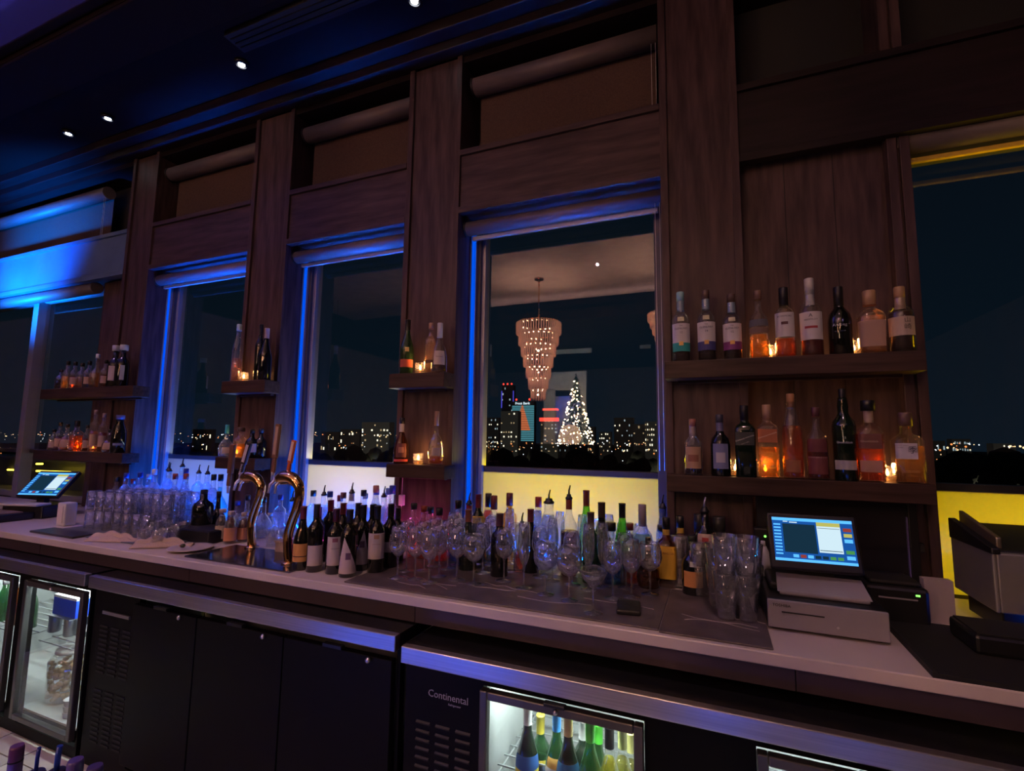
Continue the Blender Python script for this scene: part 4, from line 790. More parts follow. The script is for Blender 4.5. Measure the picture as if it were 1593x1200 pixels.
# small till at far left
def screen_ui(parent, w, h, y, seed=1, left=True):
    mb = MB(); mats = [glow('ui_blue', (.01, .09, .38), 1.0), glow('ui_sky', (.10, .45, 1.0), 1.3), glow('ui_white', (.65, .85, .95), 1.0), glow('ui_dark', (.008, .03, .055), 1.0), glow('ui_green', (.10, .42, .12), .7), glow('ui_red', (.5, .08, .06), .6), glow('ui_yellow', (.65, .62, .15), .8)]
    def R(a, b, c, d, mi, k=0): mb.quad([(-w / 2 + a * w, y - k * .0003, c * h), (-w / 2 + b * w, y - k * .0003, c * h), (-w / 2 + b * w, y - k * .0003, d * h), (-w / 2 + a * w, y - k * .0003, d * h)], mi)
    R(0, 1, 0, 1, 0)
    R(0, 1, .93, 1, 1, 1); R(0, 1, 0, .06, 1, 1)
    R(.13, .54, .20, .86, 3, 1); R(.56, .85, .24, .84, 2, 1); R(.56, .85, .84, .93, 6, 1); R(.57, .84, .28, .295, 3, 2); R(.57, .84, .79, .80, 3, 2)
    for k in range(10): R(.015, .105, .14 + k * .075, .175 + k * .075, 1, 2)
    for k in range(6): R(.88, .98, .12 + k * .125, .20 + k * .125, (1, 4, 0, 1, 6, 5)[k], 2)
    for k in range(8): R(.14 + k * .09, .21 + k * .09, .09, .16, (0, 1, 5, 1, 3, 3, 4, 4)[k], 2)
    R(.14, .2, .90, .92, 2, 2); R(.22, .32, .885, .91, 2, 2)
    return mb.build('screen', mats, parent)
p = onZ(88, 800, CZ); t = tag(empty('till_terminal', (p.x + .0, 2.12, CZ), .30), 'small till with tilted blue screen at the far left of the counter', 'till')
MB().box(-.16, .16, -.14, .10, 0, .09).build('base', PLAS, t, bevel=.01); MB().box(-.14, .14, -.17, -.06, .09, .105).build('keyboard_tray', WHITEP, t, bevel=.004); MB().box(-.03, .03, -.02, .02, .09, .17).build('stand', PLAS, t)
d = empty('display', (0, -.05, .155)); d.parent = t; d.rotation_euler = (-.75, 0, 0); MB().box(-.165, .165, .0, .03, -.01, .225).build('bezel', PLAS, d, bevel=.006); s2 = screen_ui(d, .31, .205, -.001)
t = tag(empty('dark_tray', (onZ(20, 815, CZ).x - .30, 1.90, CZ)), 'dark tray with pale rim at the left edge of the frame', 'tray'); MB().box(-.2, .2, -.12, .12, 0, .05).build('body', PLAS, t, bevel=.01); MB().box(-.16, .18, -.10, .06, .05, .058).build('lid', mat('tan_lid', (.22, .15, .12), .5), t)
# ------------------------------------------------------------ right: till, printer, panel, steel machine, phone
GREYP = mat('grey_plastic', (.30, .28, .31), .4)
t = tag(empty('cash_drawer', (0.312, 1.90, CZ)), 'grey-fronted cash drawer under the right till', 'cash drawer')
MB().box(-.166, .166, .0, .36, .006, .098).build('case', PLAS, t, bevel=.004); MB().box(-.166, .166, -.012, 0, .010, .098).build('front', GREYP, t, bevel=.003); MB().box(-.125, -.005, -.0135, -.0119, .060, .064).build('slot', BLACKM, t)
MB().lathe([(0, .004), (.002, .004)], 12).build('lock', STEEL, t, (.03, -.012, .035)).rotation_euler = (math.pi / 2, 0, 0)
for s_ in (-.14, .14):
    for q_ in (.03, .33): MB().box(s_ - .012, s_ + .012, q_ - .012, q_ + .012, 0, .006).build('foot', BLACKM, t)
lettering('TOSHIBA', .013, (0.312 - .125, 1.90 - .0135, CZ + .082), mat('ink_black', (.03, .03, .03), .5), t)
a = onY(1204, 813, 2.03); b = onY(1332, 878, 1.99)
t = tag(empty('till_terminal', (0.318, 2.05, CZ + .098)), 'till with bright blue and white touch screen on the cash drawer', 'till')
MB().box(-.155, .13, -.05, .16, 0, .03).build('base', PLAS, t, bevel=.01)
MB().quad([(-.135, -.10, .012), (.135, -.10, .012), (.128, .0, .052), (-.128, .0, .052)]).build('apron', GREYP, t)
MB().box(-.13, .13, -.10, -.06, 0, .016).build('lip', GREYP, t, bevel=.006)
MB().box(-.05, .05, .0, .06, .03, .13).build('stand', PLAS, t)
d = empty('display', (-.005, -.03, .090)); d.parent = t; d.rotation_euler = (-.35, 0, .06); MB().box(-.140, .140, .0, .03, -.016, .178).build('bezel', PLAS, d, bevel=.006)
o = screen_ui(d, .250, .150, -.0012); o.location = (0, 0, .012)
pa = onY(1352, 905, 2.12); pb = onY(1440, 905, 2.12)
bk = tag(empty('receipt_printer', ((pa.x + pb.x) / 2, 2.24, CZ)), 'black receipt printer right of the till', 'printer'); MB().box(-.09, .09, -.12, .13, 0, .125).build('case', PLAS, bk, bevel=.012); MB().box(-.075, .075, -.10, .02, .125, .14).build('lid', BLACKM, bk, bevel=.006); MB().box(.05, .062, -.1215, -.12, .10, .106).build('power_light', glow('led_green', (.2, .9, .1), 2.5), bk)
MB().box(-.055, .055, -.121, -.119, .085, .09).build('paper_slot', GREYP, bk)
# black backing panel under the lower shelf
a = onY(1176, 775, 2.40); b = onY(1432, 905, 2.40)
t = tag(empty('backdrop_board', ((a.x + b.x) / 2, 2.40, CZ)), 'black framed board standing behind the till under the shelf', 'board'); hw = (b.x - a.x) / 2
MB().box(-hw, hw, 0, .03, 0.0, .385).build('board', mat('panel_black', (.014, .013, .018), .3), t, bevel=.003); MB().box(hw - .03, hw, -.02, 0, 0, .385).build('edge', BLACK, t, bevel=.003); MB().box(hw - .034, hw - .030, -.012, 0, .0, .33).build('edge_strip', mat('violet_light_tint', (.16, .13, .35), .3), t)  # violet light along the board edge painted into the strip colour
MB().box(hw, hw + .018, -.015, .01, .20, .235).build('latch', BLACKM, t, bevel=.004)
p = onY(1187, 850, 2.22); t = tag(empty('pump_bottle', (p.x, 2.22, CZ)), 'white squeeze bottle left of the till screen', 'bottle'); hh = p.z - CZ
MB().lathe([(0, .032), (hh * .75, .032), (hh * .88, .022), (hh, .012)], 20).build('body', WHITEP, t); MB().lathe([(hh, .010), (hh + .02, .008)], 12).build('nozzle', WHITEP, t)
p = onY(1191, 836, 2.30); t = tag(empty('network_box', (p.x, 2.34, CZ)), 'small black box with green light behind the white squeeze bottle', 'electronics'); MB().box(-.04, .04, -.02, .03, 0, p.z - CZ + .03).build('case', PLAS, t, bevel=.004); MB().ball((0, -.022, p.z - CZ), .005).build('power_light', glow('led_green', (.2, .9, .1), 2.5), t)
a = onZ(1460, 1000, CZ); t = tag(empty('paper_stack', (0.845, 2.20, CZ)), 'upright pale stack of paper between the printer and steel machine', 'paper'); px = .055
w0 = onY(1437, 905, 2.20); w1 = onY(1483, 905, 2.20); t.location.x = (w0.x + w1.x) / 2; px = (w1.x - w0.x) / 2; th = onY(1460, 903, 2.20).z - CZ
for k in range(5): MB().box(-px, px, k * .008, k * .008 + .007, 0, th - (.002 * (k % 2))).build('sheet_bundle', mat('paper_dim', (.36, .31, .33), .8), t)
# steel machine at right edge
t = tag(empty('glass_froster', (1.25, 2.1, CZ + .012)), 'stainless steel machine with sloping black lid at the right edge', 'machine'); x0 = onY(1474, 822, 2.42).x - t.location.x
STL2 = mat('steel_dull', (.34, .33, .31), .38, .55)
zb_, zf_ = .31, .22
def prism(nm, m, xa, xb, ya, yb_, za, zb2, z0): # side-profile box with sloping top
    mb = MB(); mb.v = [(xa, ya, z0), (xb, ya, z0), (xb, yb_, z0), (xa, yb_, z0), (xa, ya, za), (xb, ya, za), (xb, yb_, zb2), (xa, yb_, zb2)]
    for q_ in ((3, 2, 1, 0), (4, 5, 6, 7), (0, 1, 5, 4), (1, 2, 6, 5), (2, 3, 7, 6), (3, 0, 4, 7)): mb.f.append(list(q_)); mb.m.append(0); mb.sm.append(False)
    return mb.build(nm, m, t, bevel=.004)
prism('side_panel', STL2, x0, x0 + .012, 0.0, .30, .255, zb_, .07); prism('rim', BLACK, x0 - .004, x0 + .02, -.01, .30, .272, zb_ + .016, .252)
prism('front', STL2, x0 + .012, 1.2, 0.0, .02, .255, .258, .07); prism('lid', BLACK, x0 + .02, 1.2, .02, .30, .262, zb_ + .004, .235)
prism('hinge_flap', mat('flap_steel', (.35, .30, .22), .35, .8), x0 + .03, x0 + .045, .04, .30, .30, zb_ + .045, .25)
prism('base', BLACK, x0 + .03, 1.2, .04, .28, .07, .07, 0)
MB().box(x0 + .12, x0 + .3, -.05, 0, .075, .10).build('tray_lip', STL2, t, bevel=.004)
led(0.95, 1.4, 2.13, CZ + .013, 'blue light strip glowing under the steel machine', 7)
# black rubber mat and dark things at the right end of the counter
mb = MB(); q0 = onZ(1385, 1000, CZ); q1 = onZ(1458, 1062, CZ)
t = tag(empty('rubber_mat', (0.95, 1.69, CZ)), 'black rubber bar mat covering the right end of the counter', 'mat')
MB().box(q1.x - .95, 1.9, .004, .46, 0, .012).build('sheet', mat('rubber', (.006, .006, .006), .75), t); MB().box(q1.x - .95, q1.x - .94, .004, .46, .012, .017).build('border', BLACKM, t)
t = tag(empty('utensil_caddy', (0.80, 1.95, CZ + .012)), 'low black caddy in front of the paper stack', 'caddy'); MB().box(-.12, .30, -.06, .12, 0, .055).build('body', PLAS, t, bevel=.01); MB().box(-.11, .29, -.05, .11, .055, .058).build('divider', BLACKM, t)
# phone / pager
p = onZ(975, 955, CZ + .006); t = tag(empty('card_reader', (p.x, p.y + .04, CZ + .006), .15), 'black hand-sized device lying on the slate near the counter edge', 'device'); MB().box(-.042, .042, -.06, .06, 0, .018).build('case', PLAS, t, bevel=.006); MB().box(-.034, .034, -.015, .05, .018, .0188).build('screen', mat('glass_dark', (.004, .004, .006), .35), t)
# wall outlet dimmer with cord by the centre pier
p = onY(627, 778, 2.41); t = tag(empty('plug_adapter', (p.x, 2.405, p.z)), 'pale plug adapter with thin cord on the centre pier', 'adapter'); MB().box(-.014, .014, -.02, .006, -.03, .03).build('case', WHITEP, t, bevel=.003); MB().tube([(0, -.008, .03), (.002, -.008, .2), (0, .0, .32)], .0018, 6).build('cord', WHITEP, t); MB().tube([(0, -.008, -.03), (-.004, -.012, -.2), (0, -.01, -.37)], .0018, 6).build('cord', WHITEP, t)
# ------------------------------------------------------------ fridge contents
def wb2(x, yt, Y, H, kd, g, cap, label, labs, zb=None, liq=None):
    p = onY(x, yt, Y); bottle('wine_bottle', kd, p.x, Y, p.z - H, H, label, g, liq=liq, fill=.7, cap=cap, labs=labs, group='chilled bottles in the right lit fridge')
ZS = 0.405; Hc = .31
BLB = (.02, .10, .35); YB = (.70, .55, .06)
FR = [(821, 1097, 1.72, 'burg', 'dgreen', (.6, .6, .6), ((.38, .52, 1.3, BLB), (.24, .38, 1.3, YB)), 'white-capped bottle with blue and yellow label in the lit wine fridge'),
 (841, 1112, 1.84, 'wine', 'green', (.5, .4, .05), ((.30, .50, 1.3, (.25, .28, .42)), (.50, .56, 1.2, YB)), 'yellow-capped bottle behind the blue and yellow one in the lit fridge'),
 (866, 1107, 1.76, 'burg', 'green', (.05, .25, .65), ((.22, .46, 1.2, (.6, .62, .62)), (.46, .56, 1.0, (.6, .35, .08))), 'blue-capped bottle with white swoosh label in the lit fridge'),
 (884, 1113, 1.70, 'burg', 'dgreen', (.65, .48, .25), ((.26, .56, 1.3, (.02, .14, .32)),), 'gold-capped bottle with deep blue label in the lit fridge'),
 (907, 1120, 1.82, 'wine', 'dgreen', (.5, .5, .5), ((.26, .5, 1.2, (.03, .12, .3)),), 'pale-capped bottle at the back centre of the lit fridge'),
 (918, 1122, 1.70, 'burg', 'green', (.10, .65, .08), ((.2, .48, 1.2, (.02, .15, .34)),), 'bright green-capped bottle in the lit fridge'),
 (931, 1126, 1.84, 'burg', 'green', (.10, .6, .06), (), 'second green-capped bottle at the back of the lit fridge'),
 (948, 1131, 1.69, 'burg', 'clear', (.015, .02, .03), ((.1, .36, 1.0, (.6, .62, .5)),), 'pale yellow wine with black foil in the lit fridge'),
 (968, 1133, 1.78, 'burg', 'clear', (.5, .5, .2), (), 'golden bottle at the right end of the lit fridge'), (981, 1140, 1.88, 'burg', 'clear', (.6, .55, .2), (), 'golden bottle in the back right corner of the lit fridge')]
for x, y, Y, kd, g, c, lb, lab in FR: wb2(x, y, Y, Hc, kd, g, c, lab, lb, liq=(.80, .75, .15) if g == 'clear' else None)
t = tag(empty('blue_carton', (-3.42, 1.86, ZS)), 'bright blue carton on the top shelf of the left lit fridge', 'box'); MB().box(-.10, .12, -.14, .14, .13, .225).build('carton', mat('carton_blue', (.01, .06, .75), .4), t, bevel=.003); MB().box(-.10, .12, -.14, .14, .225, .238).build('flap', mat('carton_white', (.7, .75, .8), .5), t)
MB().box(-.11, .11, -.16, .16, .125, .13).build('tray', STEEL, t)
for k, (dx, c) in enumerate(((-.20, (.35, .38, .42)), (-.12, (.06, .07, .10)), (-.05, (.4, .42, .45)), (.03, (.05, .06, .08)))):
    X = -3.40 + dx; q = tag(empty('beverage_can', (X, 1.78 + .04 * (k % 2), ZS)), ('silver can at the left', 'dark can second', 'pale can third', 'dark can at the right')[k] + ' under the blue carton in the left lit fridge', 'can', 'cans under the blue carton')
    MB().lathe([(0, .024), (.006, .031), (.098, .031), (.110, .025)], 18).build('body', mat('can_%d' % k, c, .3, .6), q); MB().lathe([(.110, .026), (.113, .026)], 18).build('lid', STEEL, q)
    if k % 2: MB().lathe([(.03, .0315), (.07, .0315)], 18, close=False).build('band', WHITEP, q)
t = tag(empty('snack_jar', (-3.47, 1.82, .06)), 'large clear jar of tan snacks at the bottom of the left lit fridge', 'jar')
MB().lathe([(0, .10), (.01, .11), (.21, .11), (.235, .095), (.25, .08)], 28).build('jar', CLEAR, t); MB().lathe([(.25, .082), (.268, .08)], 24).build('lid', mat('lid_clear', (.5, .5, .5), .3), t)
mb = MB(); r = random.Random(5)
for k in range(170): a = r.uniform(0, 6.28); rr = .095 * math.sqrt(r.random()) if k % 3 else .092; mb.ball((rr * math.cos(a), rr * math.sin(a), .018 + r.random() * .19), .016, 6, sz=.75)
tag(mb.build('snacks', mat('snack_tan', (.55, .38, .17), .7, grain=.3), t), kind='stuff')
t = tag(empty('white_cup_stack', (-3.22, 1.70, .06)), 'short stack of small white tubs in the corner of the left lit fridge', 'tub')
for k in range(3): MB().lathe([(k * .03, .026), (k * .03 + .026, .031), (k * .03 + .029, .032)], 16).build('tub', WHITEP, t)
for i, (x, c) in enumerate(((-4.1, 'green'), (-3.95, 'brown'), (-3.8, 'green'))):
    bottle('beer_bottle', 'tall', x, 1.75, .407, .24, ('first', 'second', 'third')[i] + ' bottle behind the fridge door at the left frame edge', c, cap=GRY, group='bottles in the far left fridge')
# ------------------------------------------------------------ speed-rail bottles in the near corner
NEAR = [(27, 1160, .012, (.16, .05, .20), 'dark bottle with violet paper-wrapped spout, near bottom left corner', 1), (60, 1163, .0035, (.02, .04, .40), 'near bottle with slim blue spout, bottom left', 0), (92, 1160, .005, (.02, .06, .45), 'near bottle with broad blue spout, bottom left', 0), (118, 1182, .013, (.10, .07, .32), 'near bottle with violet wide cap, bottom left', 1), (148, 1192, .013, (.06, .04, .18), 'rightmost near bottle top at the bottom left', 1)]
for x, y, r_, c, lab, w in NEAR:
    p = onY(x, y, .62); t = tag(empty('rail_bottle', (p.x, .62, p.z - .33)), lab, 'bottle', 'bottles in the near rail')
    MB().lathe([(0, .034), (.01, .037), (.17, .037), (.20, .022), (.225, .0145), (.27, .014)], 20).build('glass', gmat('black'), t)
    if w: MB().lathe([(.262, r_), (.325, r_), (.33, r_ * .9)], 18).build('spout_cover', capm(c), t); MB().lathe([(.30, r_ + .0004), (.303, r_ + .0004)], 18, close=False).build('ring', BLACKM, t)
    else:
        MB().lathe([(.26, .017), (.272, .019), (.285, .014)], 16).build('pourer_collar', capm((.03, .01, .05)), t); MB().tube([(0, 0, .28), (0, 0, .31), (.003, 0, .33)], r_, 8).build('pour_spout', capm(c), t)
t = tag(empty('speed_rail', (onY(80, 1170, .62).x, .62, onY(80, 1170, .62).z - .36)), 'steel rail trough holding the near bottles, bottom left', 'rack')
MB().box(-.25, .25, -.05, .05, 0, .01).box(-.25, .25, -.055, -.05, 0, .10).box(-.25, .25, .05, .055, 0, .10).build('trough', STEEL, t)
# ------------------------------------------------------------ the room behind, seen mirrored in the glass
def chandelier(x, y0, y1, Yr, label, lamp):
    p = refl(x, y0, Yr); q = refl(x, y1, Yr); t = tag(empty('chandelier', (p.x, Yr, 4.72)), label, 'chandelier', 'tiered crystal chandeliers'); zt = p.z - 4.72; zb = q.z - 4.72; Hh = zt - zb
    MB().tube([(0, 0, 0), (0, 0, zt)], .015, 8).build('rod', GOLD, t); MB().lathe([(-.03, .09), (0, .10)], 20).build('canopy', GOLD, t)
    tiers = 7; R0 = refl(x + 33, y0, Yr).x - p.x; CR = glassy('crystal', (1.0, .90, .84), .14, .6, 2.0, .10, .75, (.95, .76, .68))
    for k in range(tiers):
        f = k / tiers; r_ = R0 * (1 - .80 * f) if k else R0; z1 = zt - Hh * (k / tiers) ; z0 = zt - Hh * ((k + 1) / tiers) - .02; mb = MB(); nn = max(12, int(56 * r_ / R0))
        for j in range(nn):
            a = 2 * math.pi * j / nn; c = (r_ * math.cos(a), r_ * math.sin(a)); mb.lathe([(z0, .004), (z0 + .02, .014), (z1, .014)], 5, c)
        mb.build('crystal_tier', CR, t); rg = MB()
        for j in range(24):
            a = 2 * math.pi * j / 24; b2 = 2 * math.pi * (j + 1) / 24; rg.tube([(r_ * math.cos(a), r_ * math.sin(a), z1), (r_ * math.cos(b2), r_ * math.sin(b2), z1)], .008, 5)
        rg.build('ring', GOLD, t); bl = MB()
        nb = max(7, int(26 * r_ / R0))
        for j in range(nb): a = 2 * math.pi * (j + .5) / nb; bl.ball((r_ * .93 * math.cos(a), r_ * .93 * math.sin(a), z1 - .03), .010, 6)
        bl.build('bulbs', glow('chandelier_bulb', (1.0, .55, .30), lamp), t)
        if k % 2 == 0:
            L = point('tier_light', (0, 0, (z0 + z1) / 2), 60 * (1 - .6 * f), (1.0, .52, .32), .012); L.parent = t
chandelier(838, 503, 622, -3.6, 'tiered crystal chandelier whose whole reflection hangs in the city view window', 190)
chandelier(1040, 488, 560, -3.3, 'second crystal chandelier, reflected at the right edge of the city view window', 190)
# pair of slim pendants mirrored in the second window
for x, w in ((514, 'left'), (522, 'right')):
    p = refl(x, 545, -3.5); q = refl(x, 602, -3.5); t = tag(empty('pendant_lamp', (p.x, -3.5, 4.72)), '%s of two slim red-tipped pendants mirrored in the pale panelled window' % w, 'pendant lamp', 'slim pendants')
    MB().tube([(0, 0, 0), (0, 0, p.z - 4.72)], .006, 6).build('cord', BLACK, t); MB().tube([(0, 0, p.z - 4.72), (0, 0, q.z - 4.68)], .022, 8).build('rod', mat('pend_tan', (.4, .25, .2), .4), t); MB().ball((0, 0, q.z - 4.70), .05).build('bulb', glow('red_bulb', (1.0, .16, .07), 8), t)
# pale portal walls + tree at the far side of the room
PALE = mat('pale_portal', (.50, .55, .56), .7)
def rpanel(x0, y0, x1, y1, Yr, nm, m, th=.1, parent=None): a = refl(x0, y0, Yr); b = refl(x1, y1, Yr); return box(nm, m, a.x, b.x, Yr - th, Yr, a.z, b.z, parent)
w2 = struct('trim_2')
rpanel(861, 508, 920, 548, -8.7, 'transom_panel', PALE, parent=w2); rpanel(846, 580, 912, 606, -8.7, 'portal_head', PALE, parent=w2); rpanel(846, 606, 862, 760, -8.7, 'portal_jamb', PALE, parent=w2); rpanel(902, 606, 912, 760, -8.7, 'portal_jamb', PALE, parent=w2)
rpanel(995, 505, 1012, 541, -8.7, 'transom_panel', PALE, parent=w2); rpanel(312, 483, 378, 530, -7.0, 'transom_panel', mat('pale_warm', (.60, .55, .46), .7), parent=w2)
a = refl(862, 700, -9.2); b = refl(902, 606, -9.2)
rpanel(862, 617, 902, 760, -9.6, 'alcove_back', mat('alcove_white', (.6, .6, .65), .7), parent=w2)
spot('alcove_blue', (refl(880, 640, -9).x, -8.9, 3.4), (refl(880, 640, -9).x, -9.55, 1.9), 140, (0, .1, 1), 90)
pc = refl(885, 540, -8.7); area('portal_light', (pc.x, -6.9, 4.1), (pc.x, -8.7, 2.6), 3.0, .4, 26, (.85, 1.0, .98)); pc = refl(345, 505, -7); area('portal_light_left', (pc.x, -5.6, 4.1), (pc.x, -7, 3.2), 1.5, .4, 26, (1.0, .88, .66))
# decorated tree
Yt = -7.9; p0 = refl(896, 582, Yt); p1 = refl(896, 694, Yt); t = tag(empty('christmas_tree', (p0.x, Yt, -.06)), 'tall conical tree covered in warm lights, mirrored in the city view window', 'tree'); Ht = p0.z + .06; rb = (refl(930, 690, Yt).x - p0.x)
mb = MB(); r = random.Random(9)
for k in range(900):
    f = r.random() ** .7; z = Ht * (1 - f) ; z = max(.5, z); rad = (1 - z / Ht) * rb * 1.55 * (.5 + .5 * r.random()); a = r.uniform(0, 6.28); c = Vector((rad * math.cos(a), rad * math.sin(a), z)); s_ = .09
    u = Vector((math.cos(a) * s_, math.sin(a) * s_, -.05)); v = Vector((-math.sin(a) * .03, math.cos(a) * .03, 0)); mb.quad([c - v, c + u, c + v, c - u * .4 + Vector((0, 0, .03))])
tag(mb.build('needles', mat('fir', (.02, .045, .02), .8), t), kind='stuff'); MB().lathe([(0, .06), (Ht * .9, .01)], 10).build('trunk', mat('bark', (.06, .04, .03), .9), t); mb = MB()
for k in range(210):
    z = Ht * (1 - math.sqrt(r.uniform(.002, .45))); rad = (1 - z / Ht) * rb * 1.5; a = r.uniform(0, 6.28); mb.ball((rad * math.cos(a), rad * math.sin(a), z), .022, 6)
tag(mb.build('fairy_lights', glow('fairy', (1.0, .62, .35), 70), t), kind='stuff')
L = point('tree_light', (0, .6, Ht * .5), 8, (1.0, .6, .35), .3); L.parent = t
# half wall that hides the tree's foot, and a lounge sofa line in the dark
t = tag(empty('lounge_divider', (0, -6.2, -.06)), 'long dark divider wall across the room, mirrored below the lit tree', 'divider'); zt = refl(896, 694, -6.2).z + .06
MB().box(-8, 5, -.08, .08, 0, zt).build('wall_board', DARKC, t); MB().box(-8, 5, -.12, .12, zt, zt + .04).build('cap_rail', WOODH, t)
# ------------------------------------------------------------ outside: terrace, city
t = tag(empty('terrace', (0, 2.75, 1.0)), 'dark terrace ledge running outside the windows', 'terrace'); MB().box(-9, 5, 0.05, 1.1, -.12, -.06).build('deck', mat('terrace_floor', (.06, .06, .055), .7), t)
box('parapet_coping', mat('coping', (.05, .055, .06), .4), -9, 5, 3.10, 3.40, 1.24, 1.28, t); box('parapet', mat('coping', (0, 0, 0)), -9, 5, 3.2, 3.36, .94, 1.24, t)
for i, (x0, y0, x1, y1) in enumerate(((-60, 712, 34, 719), (12, 731, 34, 732), (57, 733, 110, 735), (57, 722, 66, 722))):
    a = onY(x0, y0, 3.30 - .12 * i); b = onY(x1, y1, 3.30 - .12 * i); q = tag(empty('terrace_neon', tuple(a)), ('long yellow light tube outside the far left window', 'short yellow light tube left of the mullion', 'yellow light tube right of the mullion above the small till', 'tiny yellow tube end right of the mullion')[i], 'light tube', 'yellow light tubes outside')
    MB().tube([(0, 0, 0), tuple(b - a)], .009, 8).build('tube', glow('neon_yellow', (1.0, .72, .06), 5), q); MB().tube([(0, .015, -.01), tuple(b - a + Vector((0, .015, -.01)))], .006, 6).build('holder', BLACK, q)
GZ = -42
t = tag(box('city_ground', mat('ground_night', (.006, .007, .006), .95), -2600, 1800, 60, 5200, GZ - 1, GZ), 'dark ground of the city stretching to the horizon', 'ground', kind='stuff')
def winmat(nm, c, s): return glow(nm, c, s)
def tower(x0, x1, ytop, D, label, body, rows, cols, wins, seed, lit=.5, ybot=704, deep=9, crown=None, name='city_building'):
    """building with front at depth D, its lit panes as geometry"""
    a = onY(x0, ytop, D); b = onY(x1, ytop, D); z1 = a.z; z0 = GZ; t = tag(empty(name, ((a.x + b.x) / 2, D, GZ)), label, 'building', 'distant buildings'); w = b.x - a.x; H = z1 - z0
    MB().box(-w / 2, w / 2, 0, deep, 0, H).build('wall', body, t); r = random.Random(seed); vis = onY(x0, ybot, D).z - z0; vis = max(0, vis); mb = [MB() for _ in wins]
    for i in range(rows):
        for j in range(cols):
            if r.random() > lit: continue
            z = vis + (H - vis) * (i + .25) / rows; hh = (H - vis) / rows * r.uniform(.22, .42); xx = -w / 2 + w * (j + .2) / cols; ww = w / cols * r.uniform(.25, .55)
            mb[r.randrange(len(wins))].box(xx, xx + ww, -.25, 0, z, z + hh)
    for m_, wm in zip(mb, wins):
        if m_.v: m_.build('window', wm, t)
    return t, w, H, a.z
GRYB = mat('far_wall', (.05, .055, .06), .8); NW = glow('far_win_warm', (1.0, .72, .38), .55); NC = glow('far_win_cool', (.75, .95, 1.0), .5); NB = glow('far_win_bright', (1.0, .9, .65), 1.6); REDN = glow('red_neon', (1.0, .05, .03), 2.2)
DARKB = mat('far_dark', (.02, .022, .028), .8); TEAL = glow('teal_lit', (.12, .42, .50), .8); ORG = glow('orange_lit', (1.0, .24, .08), 1.0); VIO = glow('violet_neon', (.12, .10, .9), .8)
t, w, H, z = tower(781, 799, 600, 720, 'tall dark tower with red beacons, leftmost tall one in the city view window', DARKB, 12, 5, [NC], 1, .28)
for dx in (-.35, 0, .35): MB().ball((w * dx, -1, H + 2), 1.6).build('beacon', REDN, t)
for s_ in (-1, 1): MB().box(s_ * w / 2 - .6, s_ * w / 2 + .6, -1, 0, H * .72, H * .93).build('corner_light', VIO, t)
t, w, H, z = tower(797, 831, 625, 640, 'teal-lit tower with an orange tree of lights on its front', DARKB, 1, 1, [NC], 2, 0); vis = onY(800, 686, 640).z - GZ
nr = 22
for k in range(nr):
    z0 = vis + (H - vis) * k / nr; zz = z0 + (H - vis) / nr * .55
    if k > nr - 3: continue
    f = k / nr; MB().box(-w / 2, w / 2, -.6, 0, z0, zz).build('floor_band', TEAL, t)
    if .25 < f < .88: hw = w * .34 * (1 - (f - .25) / .63) + .8; MB().box(-hw - w * .02, hw - w * .02, -1.4, -.6, z0, zz).build('tree_band', ORG, t)
lettering('Frost Bank', (H - vis) / nr * 2.0, (t.location.x, 640 - 2.5, GZ + H - 3.0), glow('sign_white', (.75, .92, 1.0), 1.8), t)
for s_ in (-.3, .3): MB().ball((w * s_, -1, H + 2.5), 1.6).build('beacon', REDN, t)
t, w, H, z = tower(841, 868, 652, 600, 'grey block with two red neon cornices, right of the teal tower', mat('far_grey', (.10, .11, .11), .8), 9, 5, [NC, NW], 3, .5)
MB().box(-w * .55, w * .55, -1.5, 0, H - 3, H + 1.5).build('cornice', REDN, t); MB().box(-w * .38, w * .38, 3, 8, H + 1.5, H + 11).build('upper_storey', GRYB, t); MB().box(-w * .42, w * .42, 2, 9, H + 11, H + 13.5).build('cornice', REDN, t)
for (x0, x1, y, D, nm, rr, cc, sd, lt, wn) in [(754, 776, 650, 560, 'low dark block speckled with lit panes at the left of the city view', 8, 7, 5, .33, [NB, NC]), (779, 806, 640, 480, 'dark block with warm lit panes before the beacon tower', 9, 7, 6, .42, [NB, NW]), (866, 886, 665, 620, 'small pale block behind the mirrored tree', 5, 5, 7, .3, [NC]),
    (914, 925, 664, 620, 'slim pale block right of the mirrored tree', 4, 3, 8, .3, [NW]), (932, 950, 672, 560, 'low block with few lights in the right half of the city view', 5, 6, 9, .3, [NB, NW]), (955, 985, 650, 600, 'mid-height block with a bright sign right of centre', 7, 8, 10, .22, [NC, NB]),
    (985, 1003, 660, 560, 'narrow blocks beside the yellow-lit one', 5, 5, 11, .3, [NW]), (1003, 1022, 656, 540, 'yellow-lit block at the right edge of the city view window', 6, 6, 12, .6, [NB, NW]), (563, 606, 657, 420, 'pale apartment block with yellow panes in the pale panelled window', 6, 9, 13, .45, [NB, NW]),
    (500, 528, 672, 520, 'low roofs with lights in the pale panelled window', 2, 8, 14, .3, [NW, NB]), (530, 560, 668, 480, 'low lit block left of the pale apartment block', 3, 7, 15, .35, [NB, NC]), (300, 330, 668, 700, 'low strip of lights in the leftmost narrow window', 2, 8, 16, .35, [NC, NB]),
    (1480, 1510, 683, 500, 'low white-lit building in the far right window', 2, 8, 17, .6, [NC]), (1545, 1580, 690, 420, 'bright low roof in the far right window', 2, 7, 18, .7, [NC, NB]), (1440, 1470, 686, 600, 'string of low lights at the left of the far right window', 1, 7, 19, .5, [NC])]:
    tower(x0, x1, y, D, nm, GRYB if lt > .4 else DARKB, rr, cc, wn, sd, lt)
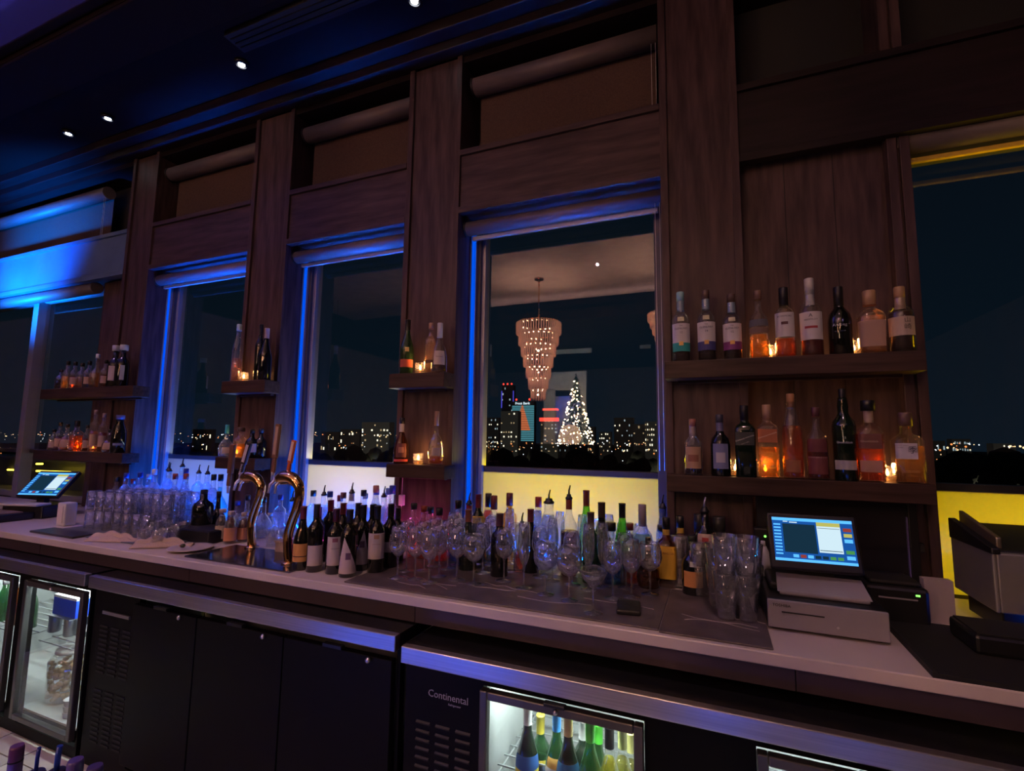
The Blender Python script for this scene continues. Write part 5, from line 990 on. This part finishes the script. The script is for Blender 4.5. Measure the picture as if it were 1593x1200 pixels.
# scattered street lamps: past counting
mb = [MB(), MB(), MB()]; r = random.Random(21)
for k in range(330):
    x = r.choice((r.uniform(270, 380), r.uniform(480, 640), r.uniform(750, 1030), r.uniform(1430, 1593), r.uniform(0, 130), r.uniform(750, 1030))); y = 690 + 36 * r.random() ** 2.4 + (-14 if x < 640 else 0) + (4 if x > 1400 else 0); D = 250 + r.random() * 200; p = onY(x, y - (4 if r.random() < .4 else 0), D)
    mb[r.choice((0, 0, 1, 2))].ball((p.x, p.y, p.z), r.choice((.25, .3, .5)) * D / 300, 6)
for m_, g, nm in zip(mb, (glow('street_warm', (1.0, .62, .3), 2.2), glow('street_white', (.9, .95, 1.0), 2.2), glow('street_orange', (1.0, .30, .08), 1.6)), ('amber', 'white', 'orange')):
    tag(m_.build('street_lights', g), 'scatter of distant %s street lights over the dark city' % nm, 'street lights', kind='stuff')
# dark tree crowns between
TX = (760, 783, 812, 842, 858, 890, 935, 975, 1010, 500, 540, 585, 620, 285, 330, 1450, 1500, 1560)
for i, x in enumerate(TX):
    D = 140 + (i * 37) % 60; c = onY(x, 697 + (i * 5) % 12 - (8 if x < 640 else 0), D); t = tag(empty('city_tree', (c.x, D, GZ)), ('broad dark tree crown below the skyline, %s from the left' % ORD[sorted(TX).index(x)]), 'tree', 'dark trees below the skyline'); h = c.z - GZ
    mb = MB(); r = random.Random(i)
    for k in range(7): mb.ball((r.uniform(-5, 5), r.uniform(-2, 2), h - 5 + r.uniform(-4, 2)), r.uniform(2.5, 4.5), 8)
    mb.build('crown', mat('crown_dark', (.012, .016, .010), .95, grain=.4), t); MB().lathe([(0, .8), (h - 5, .4)], 8).build('trunk', DARKB, t)
# nothing on the counter may stand inside its neighbour: ease neighbours apart
for it in range(160):
    mv = 0
    for i in range(len(OBST)):
        a, ra, wa = OBST[i]
        for j in range(i):
            b, rb_, wb_ = OBST[j]; dx = a.location.x - b.location.x; dy = a.location.y - b.location.y
            if abs(dx) > .15 or abs(dy) > .15: continue
            d = math.hypot(dx, dy); mn = ra + rb_ + .001
            if d < mn:
                k = (mn - d) * .5 * (1.0 if wa and wb_ else 1.8); sg = 1 if dy >= 0 else -1; mv += 1
                ux = dx / max(d, 1e-4) * .45; uy = sg * (.9 - .3 * abs(ux))
                a.location.x += ux * k * wa; a.location.y += uy * k * wa; b.location.x -= ux * k * wb_; b.location.y -= uy * k * wb_
    for a, ra, wa in OBST:
      if wa: a.location.y = min(max(a.location.y, 1.69 + ra + .01), 2.39 - ra if -1.72 < a.location.x < -1.346 or a.location.x > -.21 or -3.05 < a.location.x < -2.69 else 2.48 - ra)
    if not mv: break
for key, nm in (('clear wine glass packed', 'plain wine glass on the slate slab, %s from the left among the unnamed stemware'), ('tall flute packed', 'tall flute inside the stemware crowd, %s of its kind from the left')):
    gs = sorted([o for o, *_ in OBST if o['label'].startswith(key)], key=lambda o: o.location.x / o.location.y)
    for i, o in enumerate(gs): o['label'] = nm.replace(' among the unnamed stemware', ' in the crowd') % ORD[i]
print('RELAX', it, mv)
print('HEIGHTS', [h for h in HLOG if h[1] < .17 or h[1] > .39])
